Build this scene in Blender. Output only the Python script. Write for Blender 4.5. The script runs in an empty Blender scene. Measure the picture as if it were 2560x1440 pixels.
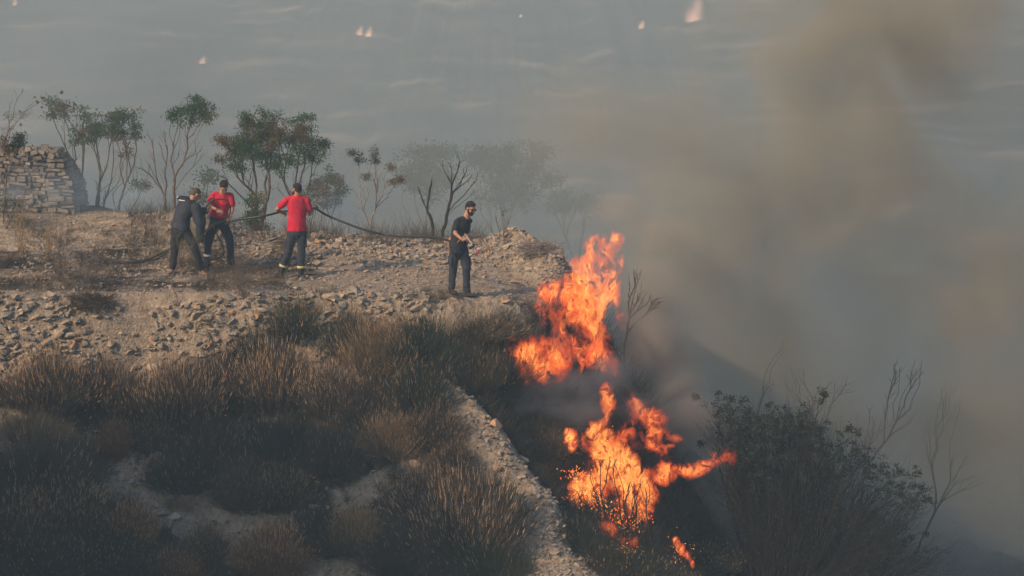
import bpy, bmesh, math, random
import numpy as np
from mathutils import Vector, Matrix, noise as mnoise
R = math.radians
rnd = random.Random(7)
rng = np.random.default_rng(7)
sc = bpy.context.scene
COL = sc.collection

# ------------------------------------------------------------------ camera
CAM = Vector((0.0, -80.0, 11.42))
PITCH = R(8.0)
cd = bpy.data.cameras.new('camera')
cam = bpy.data.objects.new('camera', cd)
COL.objects.link(cam)
cam.location = CAM
cam.rotation_euler = (R(90) - PITCH, 0, 0)
cd.sensor_width = 36.0
cd.lens = 155.0
cd.clip_start = 1.0
cd.clip_end = 5000.0
sc.camera = cam

# ------------------------------------------------------------------ world, sun, exposure
SUN_DIR = Vector((-0.72, -0.52, 0.53)).normalized()          # towards the sun
sun_el = math.asin(SUN_DIR.z)
world = bpy.data.worlds.new('World')
sc.world = world
world.use_nodes = True
wn = world.node_tree.nodes; wl = world.node_tree.links
wn.clear()
wo = wn.new('ShaderNodeOutputWorld'); wb = wn.new('ShaderNodeBackground'); ws = wn.new('ShaderNodeTexSky')
ws.sky_type = 'NISHITA'; ws.sun_disc = False
ws.sun_elevation = sun_el
ws.sun_rotation = math.atan2(SUN_DIR.x, SUN_DIR.y)
ws.dust_density = 2.5; ws.ozone_density = 1.5
wb.inputs['Strength'].default_value = 0.15
wl.new(ws.outputs[0], wb.inputs[0]); wl.new(wb.outputs[0], wo.inputs[0])
world.cycles.sampling_method = 'MANUAL'; world.cycles.sample_map_resolution = 256
sd = bpy.data.lights.new('sun', 'SUN')
sd.energy = 4.0; sd.angle = R(0.6); sd.color = (1.0, 0.66, 0.38)
sun = bpy.data.objects.new('sun', sd); COL.objects.link(sun)
sun.rotation_euler = (-SUN_DIR).to_track_quat('-Z', 'Y').to_euler()
sun.location = (-40, -20, 40)
sc.view_settings.view_transform = 'Standard'
sc.view_settings.look = 'None'
sc.view_settings.exposure = 0.28
sc.view_settings.gamma = 1.0
sc.view_settings.use_curve_mapping = False
cy = sc.cycles
cy.use_denoising = True
cy.volume_bounces = 1
cy.max_bounces = 5; cy.diffuse_bounces = 2; cy.glossy_bounces = 2
cy.transparent_max_bounces = 16
cy.volume_max_steps = 256
cy.sample_clamp_indirect = 2.0

# ------------------------------------------------------------------ object helpers
def tag(o, label=None, cat=None, group=None, kind=None):
    if label: o['label'] = label
    if cat: o['category'] = cat
    if group: o['group'] = group
    if kind: o['kind'] = kind
    return o
def empty(name, loc, label, cat, group=None, rz=0.0):
    o = bpy.data.objects.new(name, None); COL.objects.link(o)
    o.location = loc; o.rotation_euler = (0, 0, rz); o.empty_display_size = 0.2
    return tag(o, label, cat, group)
def mesh_np(name, V, F, mats, mi=None, smooth=False):
    """V (n,3), F list of arrays (k,3)/(k,4) or one array"""
    me = bpy.data.meshes.new(name)
    if not isinstance(F, (list, tuple)): F = [F]
    F = [f for f in F if len(f)]
    V = np.asarray(V, dtype=np.float32)
    me.vertices.add(len(V)); me.vertices.foreach_set('co', V.ravel())
    nl = sum(f.size for f in F); nf = sum(len(f) for f in F)
    me.loops.add(nl); me.polygons.add(nf)
    me.loops.foreach_set('vertex_index', np.concatenate([f.ravel() for f in F]).astype(np.int32))
    tot = np.concatenate([np.full(len(f), f.shape[1]) for f in F]).astype(np.int32)
    st = np.concatenate([[0], np.cumsum(tot)[:-1]]).astype(np.int32)
    me.polygons.foreach_set('loop_start', st); me.polygons.foreach_set('loop_total', tot)
    for m in (mats if isinstance(mats, (list, tuple)) else [mats]): me.materials.append(m)
    if mi is not None: me.polygons.foreach_set('material_index', np.asarray(mi, dtype=np.int32))
    me.polygons.foreach_set('use_smooth', np.full(nf, bool(smooth)))
    me.update(calc_edges=True)
    return me
def obj(name, me, parent=None, loc=(0, 0, 0)):
    o = bpy.data.objects.new(name, me); COL.objects.link(o)
    o.location = loc
    if parent is not None: o.parent = parent
    return o
class MB:
    """collects numpy pieces with a material index each"""
    def __init__(s): s.v = []; s.f3 = []; s.f4 = []; s.m3 = []; s.m4 = []; s.n = 0
    def add(s, V, F, mi=0):
        V = np.asarray(V, dtype=np.float64).reshape(-1, 3); F = np.asarray(F)
        if F.shape[1] == 3: s.f3.append(F + s.n); s.m3.append(np.full(len(F), mi))
        else: s.f4.append(F + s.n); s.m4.append(np.full(len(F), mi))
        s.v.append(V); s.n += len(V)
    def mesh(s, name, mats, smooth=False, origin=(0, 0, 0)):
        V = np.concatenate(s.v) - np.array(origin)
        F = []; M = []
        if s.f3: F.append(np.concatenate(s.f3)); M.append(np.concatenate(s.m3))
        if s.f4: F.append(np.concatenate(s.f4)); M.append(np.concatenate(s.m4))
        return mesh_np(name, V, F, mats, np.concatenate(M), smooth)
def tube(mb, P, r, sides=5, mi=0, cap=True):
    P = np.asarray(P, dtype=float); n = len(P)
    r = np.broadcast_to(np.asarray(r, dtype=float), (n,))
    T = np.gradient(P, axis=0); T /= np.linalg.norm(T, axis=1)[:, None] + 1e-9
    ref = np.array([0.31, 0.21, 0.93]) if abs(T[:, 2]).mean() < .8 else np.array([1.0, 0.12, 0.05])
    U = np.cross(T, ref); U /= np.linalg.norm(U, axis=1)[:, None] + 1e-9
    W = np.cross(T, U)
    a = np.arange(sides) * 2 * np.pi / sides
    V = P[:, None, :] + r[:, None, None] * (np.cos(a)[None, :, None] * U[:, None, :] + np.sin(a)[None, :, None] * W[:, None, :])
    V = V.reshape(-1, 3)
    i = np.arange(n - 1)[:, None] * sides; j = np.arange(sides)[None, :]; k = (j + 1) % sides
    F = np.stack([i + j, i + k, i + sides + k, i + sides + j], -1).reshape(-1, 4)
    mb.add(V, F, mi)
    if cap and sides >= 3:
        c0 = np.arange(1, sides - 1)
        mb.add(V[:sides], np.stack([np.zeros_like(c0), c0 + 1, c0], -1), mi)
        mb.add(V[-sides:], np.stack([np.zeros_like(c0), c0, c0 + 1], -1), mi)
def stems(mb, B, D, bend, r0, sides=3, nseg=3, mi=0, rtip=.25):
    """many curved thin stems at once: B bases (n,3), D vectors (n,3), bend (n,3) added quadratically"""
    n = len(B); t = np.linspace(0, 1, nseg + 1)
    P = B[:, None, :] + t[None, :, None] * D[:, None, :] + (t ** 2)[None, :, None] * bend[:, None, :]
    T = D[:, None, :] + 2 * t[None, :, None] * bend[:, None, :]
    T /= np.linalg.norm(T, axis=2)[:, :, None] + 1e-9
    ref = np.array([0.9, 0.38, 0.17]); U = np.cross(T, ref); U /= np.linalg.norm(U, axis=2)[:, :, None] + 1e-9
    W = np.cross(T, U)
    a = np.arange(sides) * 2 * np.pi / sides + .4
    r = np.broadcast_to(np.asarray(r0, float), (n,))[:, None] * (1 - (1 - rtip) * t)[None, :]
    V = P[:, :, None, :] + r[:, :, None, None] * (np.cos(a)[None, None, :, None] * U[:, :, None, :] + np.sin(a)[None, None, :, None] * W[:, :, None, :])
    base = (np.arange(n) * (nseg + 1) * sides)[:, None, None]
    i = (np.arange(nseg) * sides)[None, :, None]; j = np.arange(sides)[None, None, :]; k = (j + 1) % sides
    F = np.stack([base + i + j, base + i + k, base + i + sides + k, base + i + sides + j], -1).reshape(-1, 4)
    mb.add(V.reshape(-1, 3), F, mi)
    return P[:, -1, :], T[:, -1, :]

# ------------------------------------------------------------------ material helpers
def mat_new(name):
    m = bpy.data.materials.new(name); m.use_nodes = True
    nt = m.node_tree; nt.nodes.clear()
    out = nt.nodes.new('ShaderNodeOutputMaterial')
    return m, nt, out
def N(nt, typ, **kw):
    n = nt.nodes.new(typ)
    for k, v in kw.items():
        if k.startswith('i_'): n.inputs[k[2:].replace('_', ' ')].default_value = v
        elif k.startswith('n_'): n.inputs[int(k[2:])].default_value = v
        else: setattr(n, k, v)
    return n
def ramp(nt, stops):
    r = nt.nodes.new('ShaderNodeValToRGB'); e = r.color_ramp.elements
    while len(e) < len(stops): e.new(0.5)
    for el, (p, c) in zip(e, stops): el.position = p; el.color = (*c, 1) if len(c) == 3 else c
    return r
def simple(name, c0, c1=None, scale=20.0, rough=.85, bump=.0, bscale=None, spec=.2, vary=0.0, translucent=0.0, coord='Object', detail=4, mid=.5):
    """principled with noise mix between c0 and c1, per-object brightness vary"""
    m, nt, out = mat_new(name)
    b = N(nt, 'ShaderNodeBsdfPrincipled'); b.inputs['Roughness'].default_value = rough
    b.inputs['Specular IOR Level'].default_value = spec
    tc = N(nt, 'ShaderNodeTexCoord')
    nz = N(nt, 'ShaderNodeTexNoise'); nz.inputs['Scale'].default_value = scale; nz.inputs['Detail'].default_value = detail
    nt.links.new(tc.outputs[coord], nz.inputs['Vector'])
    c1 = c1 or c0
    rp = ramp(nt, [(max(0, mid - .17), c0), (min(1, mid + .17), c1)])
    nt.links.new(nz.outputs['Fac'], rp.inputs[0])
    colsock = rp.outputs[0]
    if vary:
        oi = N(nt, 'ShaderNodeObjectInfo'); mr = N(nt, 'ShaderNodeMapRange'); mr.inputs[3].default_value = 1 - vary; mr.inputs[4].default_value = 1 + vary
        nt.links.new(oi.outputs['Random'], mr.inputs[0])
        hs = N(nt, 'ShaderNodeHueSaturation'); nt.links.new(mr.outputs[0], hs.inputs['Value']); nt.links.new(colsock, hs.inputs['Color']); colsock = hs.outputs[0]
    nt.links.new(colsock, b.inputs['Base Color'])
    if bump:
        bn = N(nt, 'ShaderNodeTexNoise'); bn.inputs['Scale'].default_value = bscale or scale * 3; bn.inputs['Detail'].default_value = 6
        nt.links.new(tc.outputs[coord], bn.inputs['Vector'])
        bp = N(nt, 'ShaderNodeBump'); bp.inputs['Strength'].default_value = bump; bp.inputs['Distance'].default_value = .03
        nt.links.new(bn.outputs['Fac'], bp.inputs['Height']); nt.links.new(bp.outputs[0], b.inputs['Normal'])
    if translucent:
        tr = N(nt, 'ShaderNodeBsdfTranslucent'); nt.links.new(colsock, tr.inputs[0])
        mx = N(nt, 'ShaderNodeMixShader'); mx.inputs[0].default_value = translucent
        nt.links.new(b.outputs[0], mx.inputs[1]); nt.links.new(tr.outputs[0], mx.inputs[2]); nt.links.new(mx.outputs[0], out.inputs[0])
    else:
        nt.links.new(b.outputs[0], out.inputs[0])
    return m

# ------------------------------------------------------------------ numeric noise
_lat = np.random.default_rng(3).random((256, 256))
def vnoise(x, y):
    xi = np.floor(x).astype(int); yi = np.floor(y).astype(int); fx = x - xi; fy = y - yi
    fx = fx * fx * (3 - 2 * fx); fy = fy * fy * (3 - 2 * fy)
    a = _lat[xi & 255, yi & 255]; b = _lat[(xi + 1) & 255, yi & 255]; c = _lat[xi & 255, (yi + 1) & 255]; d = _lat[(xi + 1) & 255, (yi + 1) & 255]
    return (a * (1 - fx) + b * fx) * (1 - fy) + (c * (1 - fx) + d * fx) * fy
def fbm(x, y, s, octv=4, g=.5):
    t = 0; a = 1; n = 0
    for o in range(octv):
        t = t + a * (vnoise(x * s + 17.3 * o, y * s + 9.1 * o) - .5); n += a; a *= g; s *= 2.03
    return t / n * 2          # about -1..1
def sstep(a, b, x):
    t = np.clip((x - a) / (b - a), 0, 1); return t * t * (3 - 2 * t)
def gauss(x, c, w): return np.exp(-((x - c) / w) ** 2)

# ------------------------------------------------------------------ terrain
_c, _s = math.cos(PITCH), math.sin(PITCH)
_K = 36.0 / 155.0 / 2560.0
def ray(px, py):
    a = (px - 1280) * _K; b = -(py - 720) * _K
    return Vector((a, _c + b * _s, -_s + b * _c))
def at(px, py, Y):
    d = ray(px, py); return CAM + d * ((Y - CAM.y) / d.y)
_p0 = at(2190, 1170, 32); _p1 = at(2560, 1292, 32)
SH0 = _p0.z + .0; SHS = (_p0.z - _p1.z) / (_p1.x - _p0.x)
print('shoulder', _p0, _p1)
def height(x, y):
    x = np.asarray(x, float); y = np.asarray(y, float)
    # terrace
    T = 0.03 * np.maximum(y, 0) + .5 * sstep(-6.2, -8.5, x) * sstep(2.5, 6, y)
    yb = np.interp(x, [-9, -4, 0, .5, 1.1], [5.6, 5.4, 5.0, 3.2, 2.6])
    bh = np.interp(x, [-8.5, -7, -6.4, -5.9, -5.2, -3.5, -1.6, -1.2, -.6, 0.1, .8, 1.4], [.1, .55, .80, .72, .30, .25, .14, .05, .18, .50, .58, .25])
    bw = np.interp(x, [-9, -5.5, 0, 1], [1.5, 1.25, 1.2, 1.15])
    T = T + bh * np.exp(-((y - yb) / bw) ** 2)
    # fall behind the berm into the valley
    T = T - .42 * np.maximum(y - (yb + 1.6), 0) ** 1.0 * sstep(yb + 1.6, yb + 4, y)
    # front bank and slope
    yc = .15 + .25 * fbm(x, x * 0 + 3, .45, 3) + np.interp(x, [-9, -4, -1, 1.5], [.25, .1, -.35, -.45])
    t = yc - y
    bank_d = np.interp(x, [-9, -4, -2, 1], [1.15, 1.2, .7, .35])
    slope = np.interp(x, [-12, -8, -5, -2.8, 2], [.36, .44, .58, .74, .84])
    bk = sstep(0, .75, t) * bank_d
    fr = np.maximum(t - .25, 0) * slope
    z = T * sstep(.4, -.3, t) - np.where(t > 0, bk + fr, 0)
    # bumps of the slope
    z = z + .22 * fbm(x, y, .55, 3) * sstep(.6, 2, t)
    # track: a shelf that runs down to the right
    yp = np.interp(x, [-12, -8, -5.5, -2.8, 0], [-2.3, -2.6, -3.40, -4.75, -5.8])
    d = y - yp
    z = z - .34 * sstep(.75, .1, d) * sstep(.55, -1.2, x) + .30 * sstep(-.1, -.6, d) * np.interp(x, [-12, -7, -4.5, -3], [.9, .8, .0, 0.0])
    # right flank of the spur
    xs = np.interp(y, [-8, -4.8, -3.5, -2.3, -1.4, -.7, 0, 1, 2.5, 4, 6], [2.0, 1.13, .62, -.25, -.90, -.35, .55, .8, 1.05, .9, .8])
    xs = xs + .22 * fbm(y, y * 0, 1.5, 4, .6)
    q = x - xs
    drop = 1.75 * (np.sqrt(q * q + .05) + q) * .5
    floor = -4.45 - .80 * (np.maximum(x, 1.6) - 2.5) + .06 * y - .55 * np.maximum(y - 11, 0) + .25 * fbm(x, y, .35, 3)
    z2 = z - drop
    k = .35
    hsm = np.clip(.5 + .5 * (z2 - floor) / k, 0, 1)
    zr = floor * (1 - hsm) + z2 * hsm + k * hsm * (1 - hsm)
    z = np.where(q > -1.5, zr, z)
    # pale rib along the crest of the spur
    z = z + (.10 + .12 * fbm(x, y, 1.8, 4, .6)) * np.exp(-((q + .4) / .55) ** 2) * sstep(-.9, -1.5, y)
    # far side of the valley and the shoulder on the right
    valley = -34 - 8 * sstep(60, 150, y) + 52 * sstep(170, 520, y) * (1 + 0) + .02 * np.abs(x)
    valley = valley + (1.2 * fbm(x, y, .010, 2)) * sstep(60, 200, y)
    z = np.where(y > 8, np.maximum(z, valley), z)
    sh = SH0 - SHS * (x - _p0.x) - .02 * (y - 32) ** 2 - 1.2 * np.maximum(_p0.x - x, 0)
    z = np.maximum(z, sh + .15 * fbm(x, y, 1.2, 3))
    # in front of the frame: valley wall keeps falling, then flattens out below the camera's hill
    z = np.where(y < -9, np.maximum(z, -9 - .12 * (-9 - y)), z)
    # unseen knoll added left of the frame to shade the lower slope
    z = np.maximum(z, -8.5 + 16.5 * np.exp(-(np.abs((x + 18) / 6.4)) ** 4 - (np.abs((y + 13.5) / 6.0)) ** 4) + .5 * fbm(x, y, .8, 3))
    return z
def rough_h(x, y):
    """small relief of stones and soil"""
    near = np.exp(-(np.maximum(np.abs(x) - 12, 0) / 6) ** 2) * np.exp(-(np.maximum(np.abs(y) - 10, 0) / 6) ** 2)
    t = -y
    bank = np.exp(-((y + .45) / .7) ** 2) * sstep(1.2, .2, x)
    r = .028 * fbm(x, y, 3.3, 4, .62)
    r = r + bank * (.24 * fbm(x * 1.0, y * 1.6, 1.9, 5, .68))
    r = r + (.06 * fbm(x * .6, y * 1.6, 1.7, 3) + .03 * np.abs(fbm(x * .5, y * 2.4, 2.6, 3))) * sstep(-.2, .6, y)
    r = r + .05 * fbm(x, y, 1.3, 3) * sstep(-.5, -1.5, y)
    return r * near
def axis(dense0, dense1, step, lo, hi, g=1.14):
    a = list(np.arange(dense0, dense1, step)); s = step; p = a[-1]
    while p < hi: s *= g; p += s; a.append(min(p, hi))
    s = step; p = a[0]; b = []
    while p > lo: s *= g; p -= s; b.append(max(p, lo))
    return np.array(b[::-1] + a)
GX = axis(-10.5, 10.5, .042, -620, 620)
GY = axis(-7.0, 8.5, .036, -140, 760)
XX, YY = np.meshgrid(GX, GY, indexing='ij')
ZZ = height(XX, YY) + rough_h(XX, YY)
def gz(x, y):
    x = np.asarray(x, float); y = np.asarray(y, float)
    i = np.clip(np.searchsorted(GX, x) - 1, 0, len(GX) - 2); j = np.clip(np.searchsorted(GY, y) - 1, 0, len(GY) - 2)
    fx = np.clip((x - GX[i]) / (GX[i + 1] - GX[i]), 0, 1); fy = np.clip((y - GY[j]) / (GY[j + 1] - GY[j]), 0, 1)
    return (ZZ[i, j] * (1 - fx) + ZZ[i + 1, j] * fx) * (1 - fy) + (ZZ[i, j + 1] * (1 - fx) + ZZ[i + 1, j + 1] * fx) * fy
_tt = np.arange(70, 110, .04)
def hit(px, py):
    """where the line of sight through a point of the photograph meets the ground"""
    d = ray(px, py)
    X = CAM.x + d.x * _tt; Y = CAM.y + d.y * _tt; Z = CAM.z + d.z * _tt
    g = gz(X, Y); w = np.nonzero(Z <= g)[0]
    k = w[0] if len(w) else len(_tt) - 1
    return Vector((X[k], Y[k], g[k]))
PXM = 80.8 * _K          # metres per photograph pixel near the terrace
print('PXM', PXM, 'grid', XX.shape)

# ground material
def ground_material():
    m, nt, out = mat_new('limestone_soil')
    L = nt.links.new
    b = N(nt, 'ShaderNodeBsdfPrincipled'); b.inputs['Roughness'].default_value = .95; b.inputs['Specular IOR Level'].default_value = .1
    tc = N(nt, 'ShaderNodeTexCoord'); P = tc.outputs['Object']
    n1 = N(nt, 'ShaderNodeTexNoise', i_Scale=1.1, i_Detail=8.0, i_Roughness=.62); L(P, n1.inputs['Vector'])
    n2 = N(nt, 'ShaderNodeTexNoise', i_Scale=9.0, i_Detail=8.0, i_Roughness=.7); L(P, n2.inputs['Vector'])
    vo = N(nt, 'ShaderNodeTexVoronoi', i_Scale=22.0); L(P, vo.inputs['Vector'])
    pale = ramp(nt, [(.30, (.11, .088, .068)), (.5, (.235, .195, .15)), (.72, (.36, .31, .245))]); L(n2.outputs['Fac'], pale.inputs[0])
    vr = ramp(nt, [(0.0, (.45, .45, .45)), (1.0, (1.05, 1.05, 1.05))]); L(vo.outputs['Color'], vr.inputs[0])
    mm = N(nt, 'ShaderNodeMix', data_type='RGBA', blend_type='MULTIPLY'); mm.inputs[0].default_value = .55
    L(pale.outputs[0], mm.inputs[6]); L(vr.outputs[0], mm.inputs[7])
    humus = ramp(nt, [(.3, (.012, .011, .010)), (.7, (.045, .038, .029))]); L(n2.outputs['Fac'], humus.inputs[0])
    at_ = N(nt, 'ShaderNodeAttribute', attribute_name='humus')
    add = N(nt, 'ShaderNodeMath', operation='MULTIPLY_ADD'); L(n1.outputs['Fac'], add.inputs[0]); add.inputs[1].default_value = 1.0
    L(at_.outputs['Fac'], add.inputs[2])
    hr = ramp(nt, [(.82, (0, 0, 0)), (1.12 if False else .98, (1, 1, 1))]); L(add.outputs[0], hr.inputs[0])
    mx = N(nt, 'ShaderNodeMix', data_type='RGBA'); L(hr.outputs[0], mx.inputs[0]); L(mm.outputs[2], mx.inputs[6]); L(humus.outputs[0], mx.inputs[7])
    # far hillside: scrub with pale terrace walls that run level
    fa = N(nt, 'ShaderNodeAttribute', attribute_name='far')
    mp = N(nt, 'ShaderNodeMapping'); mp.inputs['Scale'].default_value = (.17, .17, .0); L(P, mp.inputs['Vector'])
    nf = N(nt, 'ShaderNodeTexNoise', i_Scale=1.0, i_Detail=2.5, i_Roughness=.5); L(mp.outputs[0], nf.inputs['Vector'])
    fr = ramp(nt, [(.36, (.02, .035, .03)), (.53, (.08, .085, .06)), (.60, (.15, .13, .10)), (.76, (.56, .42, .31))]); L(nf.outputs['Fac'], fr.inputs[0])
    m2 = N(nt, 'ShaderNodeMix', data_type='RGBA'); L(fa.outputs['Fac'], m2.inputs[0]); L(mx.outputs[2], m2.inputs[6]); L(fr.outputs[0], m2.inputs[7])
    L(m2.outputs[2], b.inputs['Base Color'])
    bp = N(nt, 'ShaderNodeBump', i_Strength=.9, i_Distance=.03); L(n2.outputs['Fac'], bp.inputs['Height'])
    bp2 = N(nt, 'ShaderNodeBump', i_Strength=.8, i_Distance=.02); L(vo.outputs['Distance'], bp2.inputs['Height']); L(bp.outputs[0], bp2.inputs['Normal'])
    L(bp2.outputs[0], b.inputs['Normal']); L(b.outputs[0], out.inputs[0])
    return m
nx, ny = XX.shape
idx = np.arange(nx * ny).reshape(nx, ny)
Fg = np.stack([idx[:-1, :-1], idx[1:, :-1], idx[1:, 1:], idx[:-1, 1:]], -1).reshape(-1, 4)
gme = mesh_np('ground', np.stack([XX, YY, ZZ], -1).reshape(-1, 3), Fg, ground_material(), None, True)
# where leaf litter and burnt humus cover the rock
hum = sstep(-.9, -1.4, YY) * .62 + .26 * sstep(.2, .8, YY) * sstep(-1.5, -5, XX) + .16 * sstep(.3, 1, YY) * (YY < 4) + .16 * sstep(-3, -7, XX) * sstep(.6, 1.4, YY) * 0
hum = np.where(YY > 9, .12, hum)
yp = np.interp(XX, [-12, -8, -5.5, -2.8, 0], [-2.3, -2.6, -3.40, -4.75, -5.8])
hum = hum - 1.0 * np.exp(-((YY - yp - .05 - .12 * fbm(XX, YY, 1.6, 3)) / .62) ** 4) * sstep(-1.8, -3, XX)
xs_ = np.interp(YY, [-8, -4.8, -3.5, -2.3, -1.4, -.7, 0, 1, 2.5, 4, 6], [2.0, 1.13, .62, -.25, -.90, -.35, .55, .8, 1.05, .9, .8])
hum = hum + .75 * sstep(.15, .9, XX - xs_) * sstep(2.5, -1, YY)
hum = hum + .9 * sstep(1.0, 2.5, XX - xs_)
rg_ = fbm(XX, YY, 2.1, 4, .6)
hum = hum - .85 * np.exp(-((XX - xs_ + .55 + .25 * rg_) / (.62 + .25 * rg_)) ** 4) * sstep(-1.0, -1.9, YY + .5 * rg_) / 1.0 * 1.0
hum = hum + 0.0 * np.exp(-((XX - xs_ + .34) / .40) ** 4) * sstep(-.9, -1.5, YY)
for (px_, py_, rx_, ry_) in ((640, 1070, .45, .5), (880, 1235, .55, .3), (330, 1110, .4, .3), (560, 790, 1.6, .4), (1000, 1180, .5, .3)):
    h_ = hit(px_, py_); hum = hum - .42 * np.exp(-((XX - h_.x) / rx_) ** 2 - ((YY - h_.y) / ry_) ** 2)
a_ = gme.attributes.new('humus', 'FLOAT', 'POINT'); a_.data.foreach_set('value', hum.ravel().astype(np.float32))
fa_ = sstep(30, 90, YY)
a_ = gme.attributes.new('far', 'FLOAT', 'POINT'); a_.data.foreach_set('value', fa_.ravel().astype(np.float32))
ground = obj('ground', gme); tag(ground, 'pale stony hillside terrace falling away in front', None, kind='structure')
# ------------------------------------------------------------------ haze box
def vol_box(name, x0, x1, y0, y1, z0, z1, mat):
    V = [(x, y, z) for x in (x0, x1) for y in (y0, y1) for z in (z0, z1)]
    F = [(0, 1, 3, 2), (4, 6, 7, 5), (0, 4, 5, 1), (2, 3, 7, 6), (0, 2, 6, 4), (1, 5, 7, 3)]
    me = mesh_np(name, V, np.array(F), mat); return obj(name, me)
m, nt, out = mat_new('haze_air')
pv = N(nt, 'ShaderNodeVolumePrincipled')
pv.inputs['Density'].default_value = .0009
pv.inputs['Color'].default_value = (.48, .70, .86, 1)
pv.inputs['Anisotropy'].default_value = 0.0
nt.links.new(pv.outputs[0], out.inputs['Volume'])
hz = vol_box('haze', -640, 640, -145, 765, -52, 24, m); tag(hz, kind='stuff')

# ------------------------------------------------------------------ smoke volumes
def blob_field(nt, blobs, P, GT='QUADRATIC_SPHERE'):
    """sum of soft balls: blobs = (cx,cy,cz, rx,ry,rz, weight)"""
    L = nt.links.new; acc = None
    for (cx, cy_, cz, rx, ry, rz, w) in blobs:
        mp = N(nt, 'ShaderNodeMapping', vector_type='TEXTURE'); mp.inputs['Location'].default_value = (cx, cy_, cz); mp.inputs['Scale'].default_value = (rx, ry, rz)
        L(P, mp.inputs['Vector'])
        g = N(nt, 'ShaderNodeTexGradient', gradient_type=GT); L(mp.outputs[0], g.inputs[0])
        ma = N(nt, 'ShaderNodeMath', operation='MULTIPLY_ADD'); L(g.outputs['Fac'], ma.inputs[0]); ma.inputs[1].default_value = w
        if acc is None: ma.inputs[2].default_value = 0.0
        else: L(acc, ma.inputs[2])
        acc = ma.outputs[0]
    return acc
def env_mesh(name, blobs, mat, scale=.98, voxel=.12, sub=3):
    """closed hull that follows the cloud: balls fused by a voxel remesh"""
    mb = MB()
    bm = bmesh.new(); bmesh.ops.create_icosphere(bm, subdivisions=sub, radius=1.0)
    V0 = np.array([v.co[:] for v in bm.verts]); F0 = np.array([[v.index for v in f.verts] for f in bm.faces]); bm.free()
    for (cx, cy_, cz, rx, ry, rz, w) in blobs:
        mb.add(V0 * np.array([rx, ry, rz]) * scale + np.array([cx, cy_, cz]), F0)
    me = mb.mesh(name, mat)
    o = obj(name, me)
    md = o.modifiers.new('fuse', 'REMESH'); md.mode = 'VOXEL'; md.voxel_size = voxel; md.use_smooth_shade = True
    dg = bpy.context.evaluated_depsgraph_get(); dg.update()
    m2 = bpy.data.meshes.new_from_object(o.evaluated_get(dg)); o.modifiers.clear(); o.data = m2
    m2.name = name
    if not m2.materials: m2.materials.append(mat)
    return o
def smoke_mat(name, blobs, dens, color, nscale=.5, thr=.25, gain=2.2, aniso=.0, rate=.5, detail=3.0, stretch=(1, 1, 1), absorb=None, seed=0.0, dist=.6, rot=(0,0,0), edge=1.0):
    m, nt, out = mat_new(name); L = nt.links.new
    tc = N(nt, 'ShaderNodeTexCoord'); P = tc.outputs['Object']
    f = blob_field(nt, blobs, P)
    mp = N(nt, 'ShaderNodeMapping'); mp.inputs['Scale'].default_value = stretch; mp.inputs['Location'].default_value = (seed, seed * .7, 0); mp.inputs['Rotation'].default_value = rot; L(P, mp.inputs['Vector'])
    nz = N(nt, 'ShaderNodeTexNoise', i_Scale=nscale, i_Detail=detail, i_Roughness=.55, i_Distortion=dist); L(mp.outputs[0], nz.inputs['Vector'])
    fe = N(nt, 'ShaderNodeMath', operation='MULTIPLY', use_clamp=True); L(f, fe.inputs[0]); fe.inputs[1].default_value = edge * 3
    s = N(nt, 'ShaderNodeMath', operation='SUBTRACT'); L(nz.outputs['Fac'], s.inputs[0]); s.inputs[1].default_value = thr
    g = N(nt, 'ShaderNodeMath', operation='MULTIPLY', use_clamp=True); L(s.outputs[0], g.inputs[0]); g.inputs[1].default_value = gain
    a = N(nt, 'ShaderNodeMath', operation='MULTIPLY'); L(g.outputs[0], a.inputs[0]); L(fe.outputs[0], a.inputs[1])
    d = N(nt, 'ShaderNodeMath', operation='MULTIPLY'); L(a.outputs[0], d.inputs[0]); d.inputs[1].default_value = dens
    pv = N(nt, 'ShaderNodeVolumePrincipled'); pv.inputs['Color'].default_value = (*color, 1); pv.inputs['Anisotropy'].default_value = aniso
    if absorb: pv.inputs['Absorption Color'].default_value = (*absorb, 1)
    L(d.outputs[0], pv.inputs['Density'])
    L(pv.outputs[0], out.inputs['Volume'])
    m.cycles.volume_step_rate = rate
    return m
def S(px, py, Y, rx, ry, w=1.0, dy=None):
    """ball whose outline in the photograph is an ellipse of rx, ry pixels round px, py"""
    p = at(px, py, Y); k = PXM * (Y + 80) / 80.0
    return (p.x, p.y, p.z, rx * k, dy if dy else min(rx, ry) * k, ry * k, w)
def smoke(name, blobs, label, voxel=.3, **kw):
    mt = smoke_mat(name, blobs, **kw)
    o = env_mesh(name, blobs, mt, voxel=voxel)
    return tag(o, label, 'smoke', kind='stuff')

# veil of blue grey smoke that fills the valley behind the terrace
m, nt, out = mat_new('valley_smoke'); L = nt.links.new
tc = N(nt, 'ShaderNodeTexCoord'); sp = N(nt, 'ShaderNodeSeparateXYZ'); L(tc.outputs['Object'], sp.inputs[0])
mr = N(nt, 'ShaderNodeMapRange', interpolation_type='SMOOTHSTEP'); mr.inputs[1].default_value = 3.5; mr.inputs[2].default_value = 17; mr.inputs[3].default_value = .006; mr.inputs[4].default_value = .066
L(sp.outputs[1], mr.inputs[0])
nz = N(nt, 'ShaderNodeTexNoise', i_Scale=.09, i_Detail=3.0, i_Distortion=.8); L(tc.outputs['Object'], nz.inputs['Vector'])
nr = N(nt, 'ShaderNodeMapRange'); nr.inputs[1].default_value = .35; nr.inputs[2].default_value = .65; nr.inputs[3].default_value = .45; nr.inputs[4].default_value = 1.5; L(nz.outputs['Fac'], nr.inputs[0])
mu = N(nt, 'ShaderNodeMath', operation='MULTIPLY'); L(mr.outputs[0], mu.inputs[0]); L(nr.outputs[0], mu.inputs[1])
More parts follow.
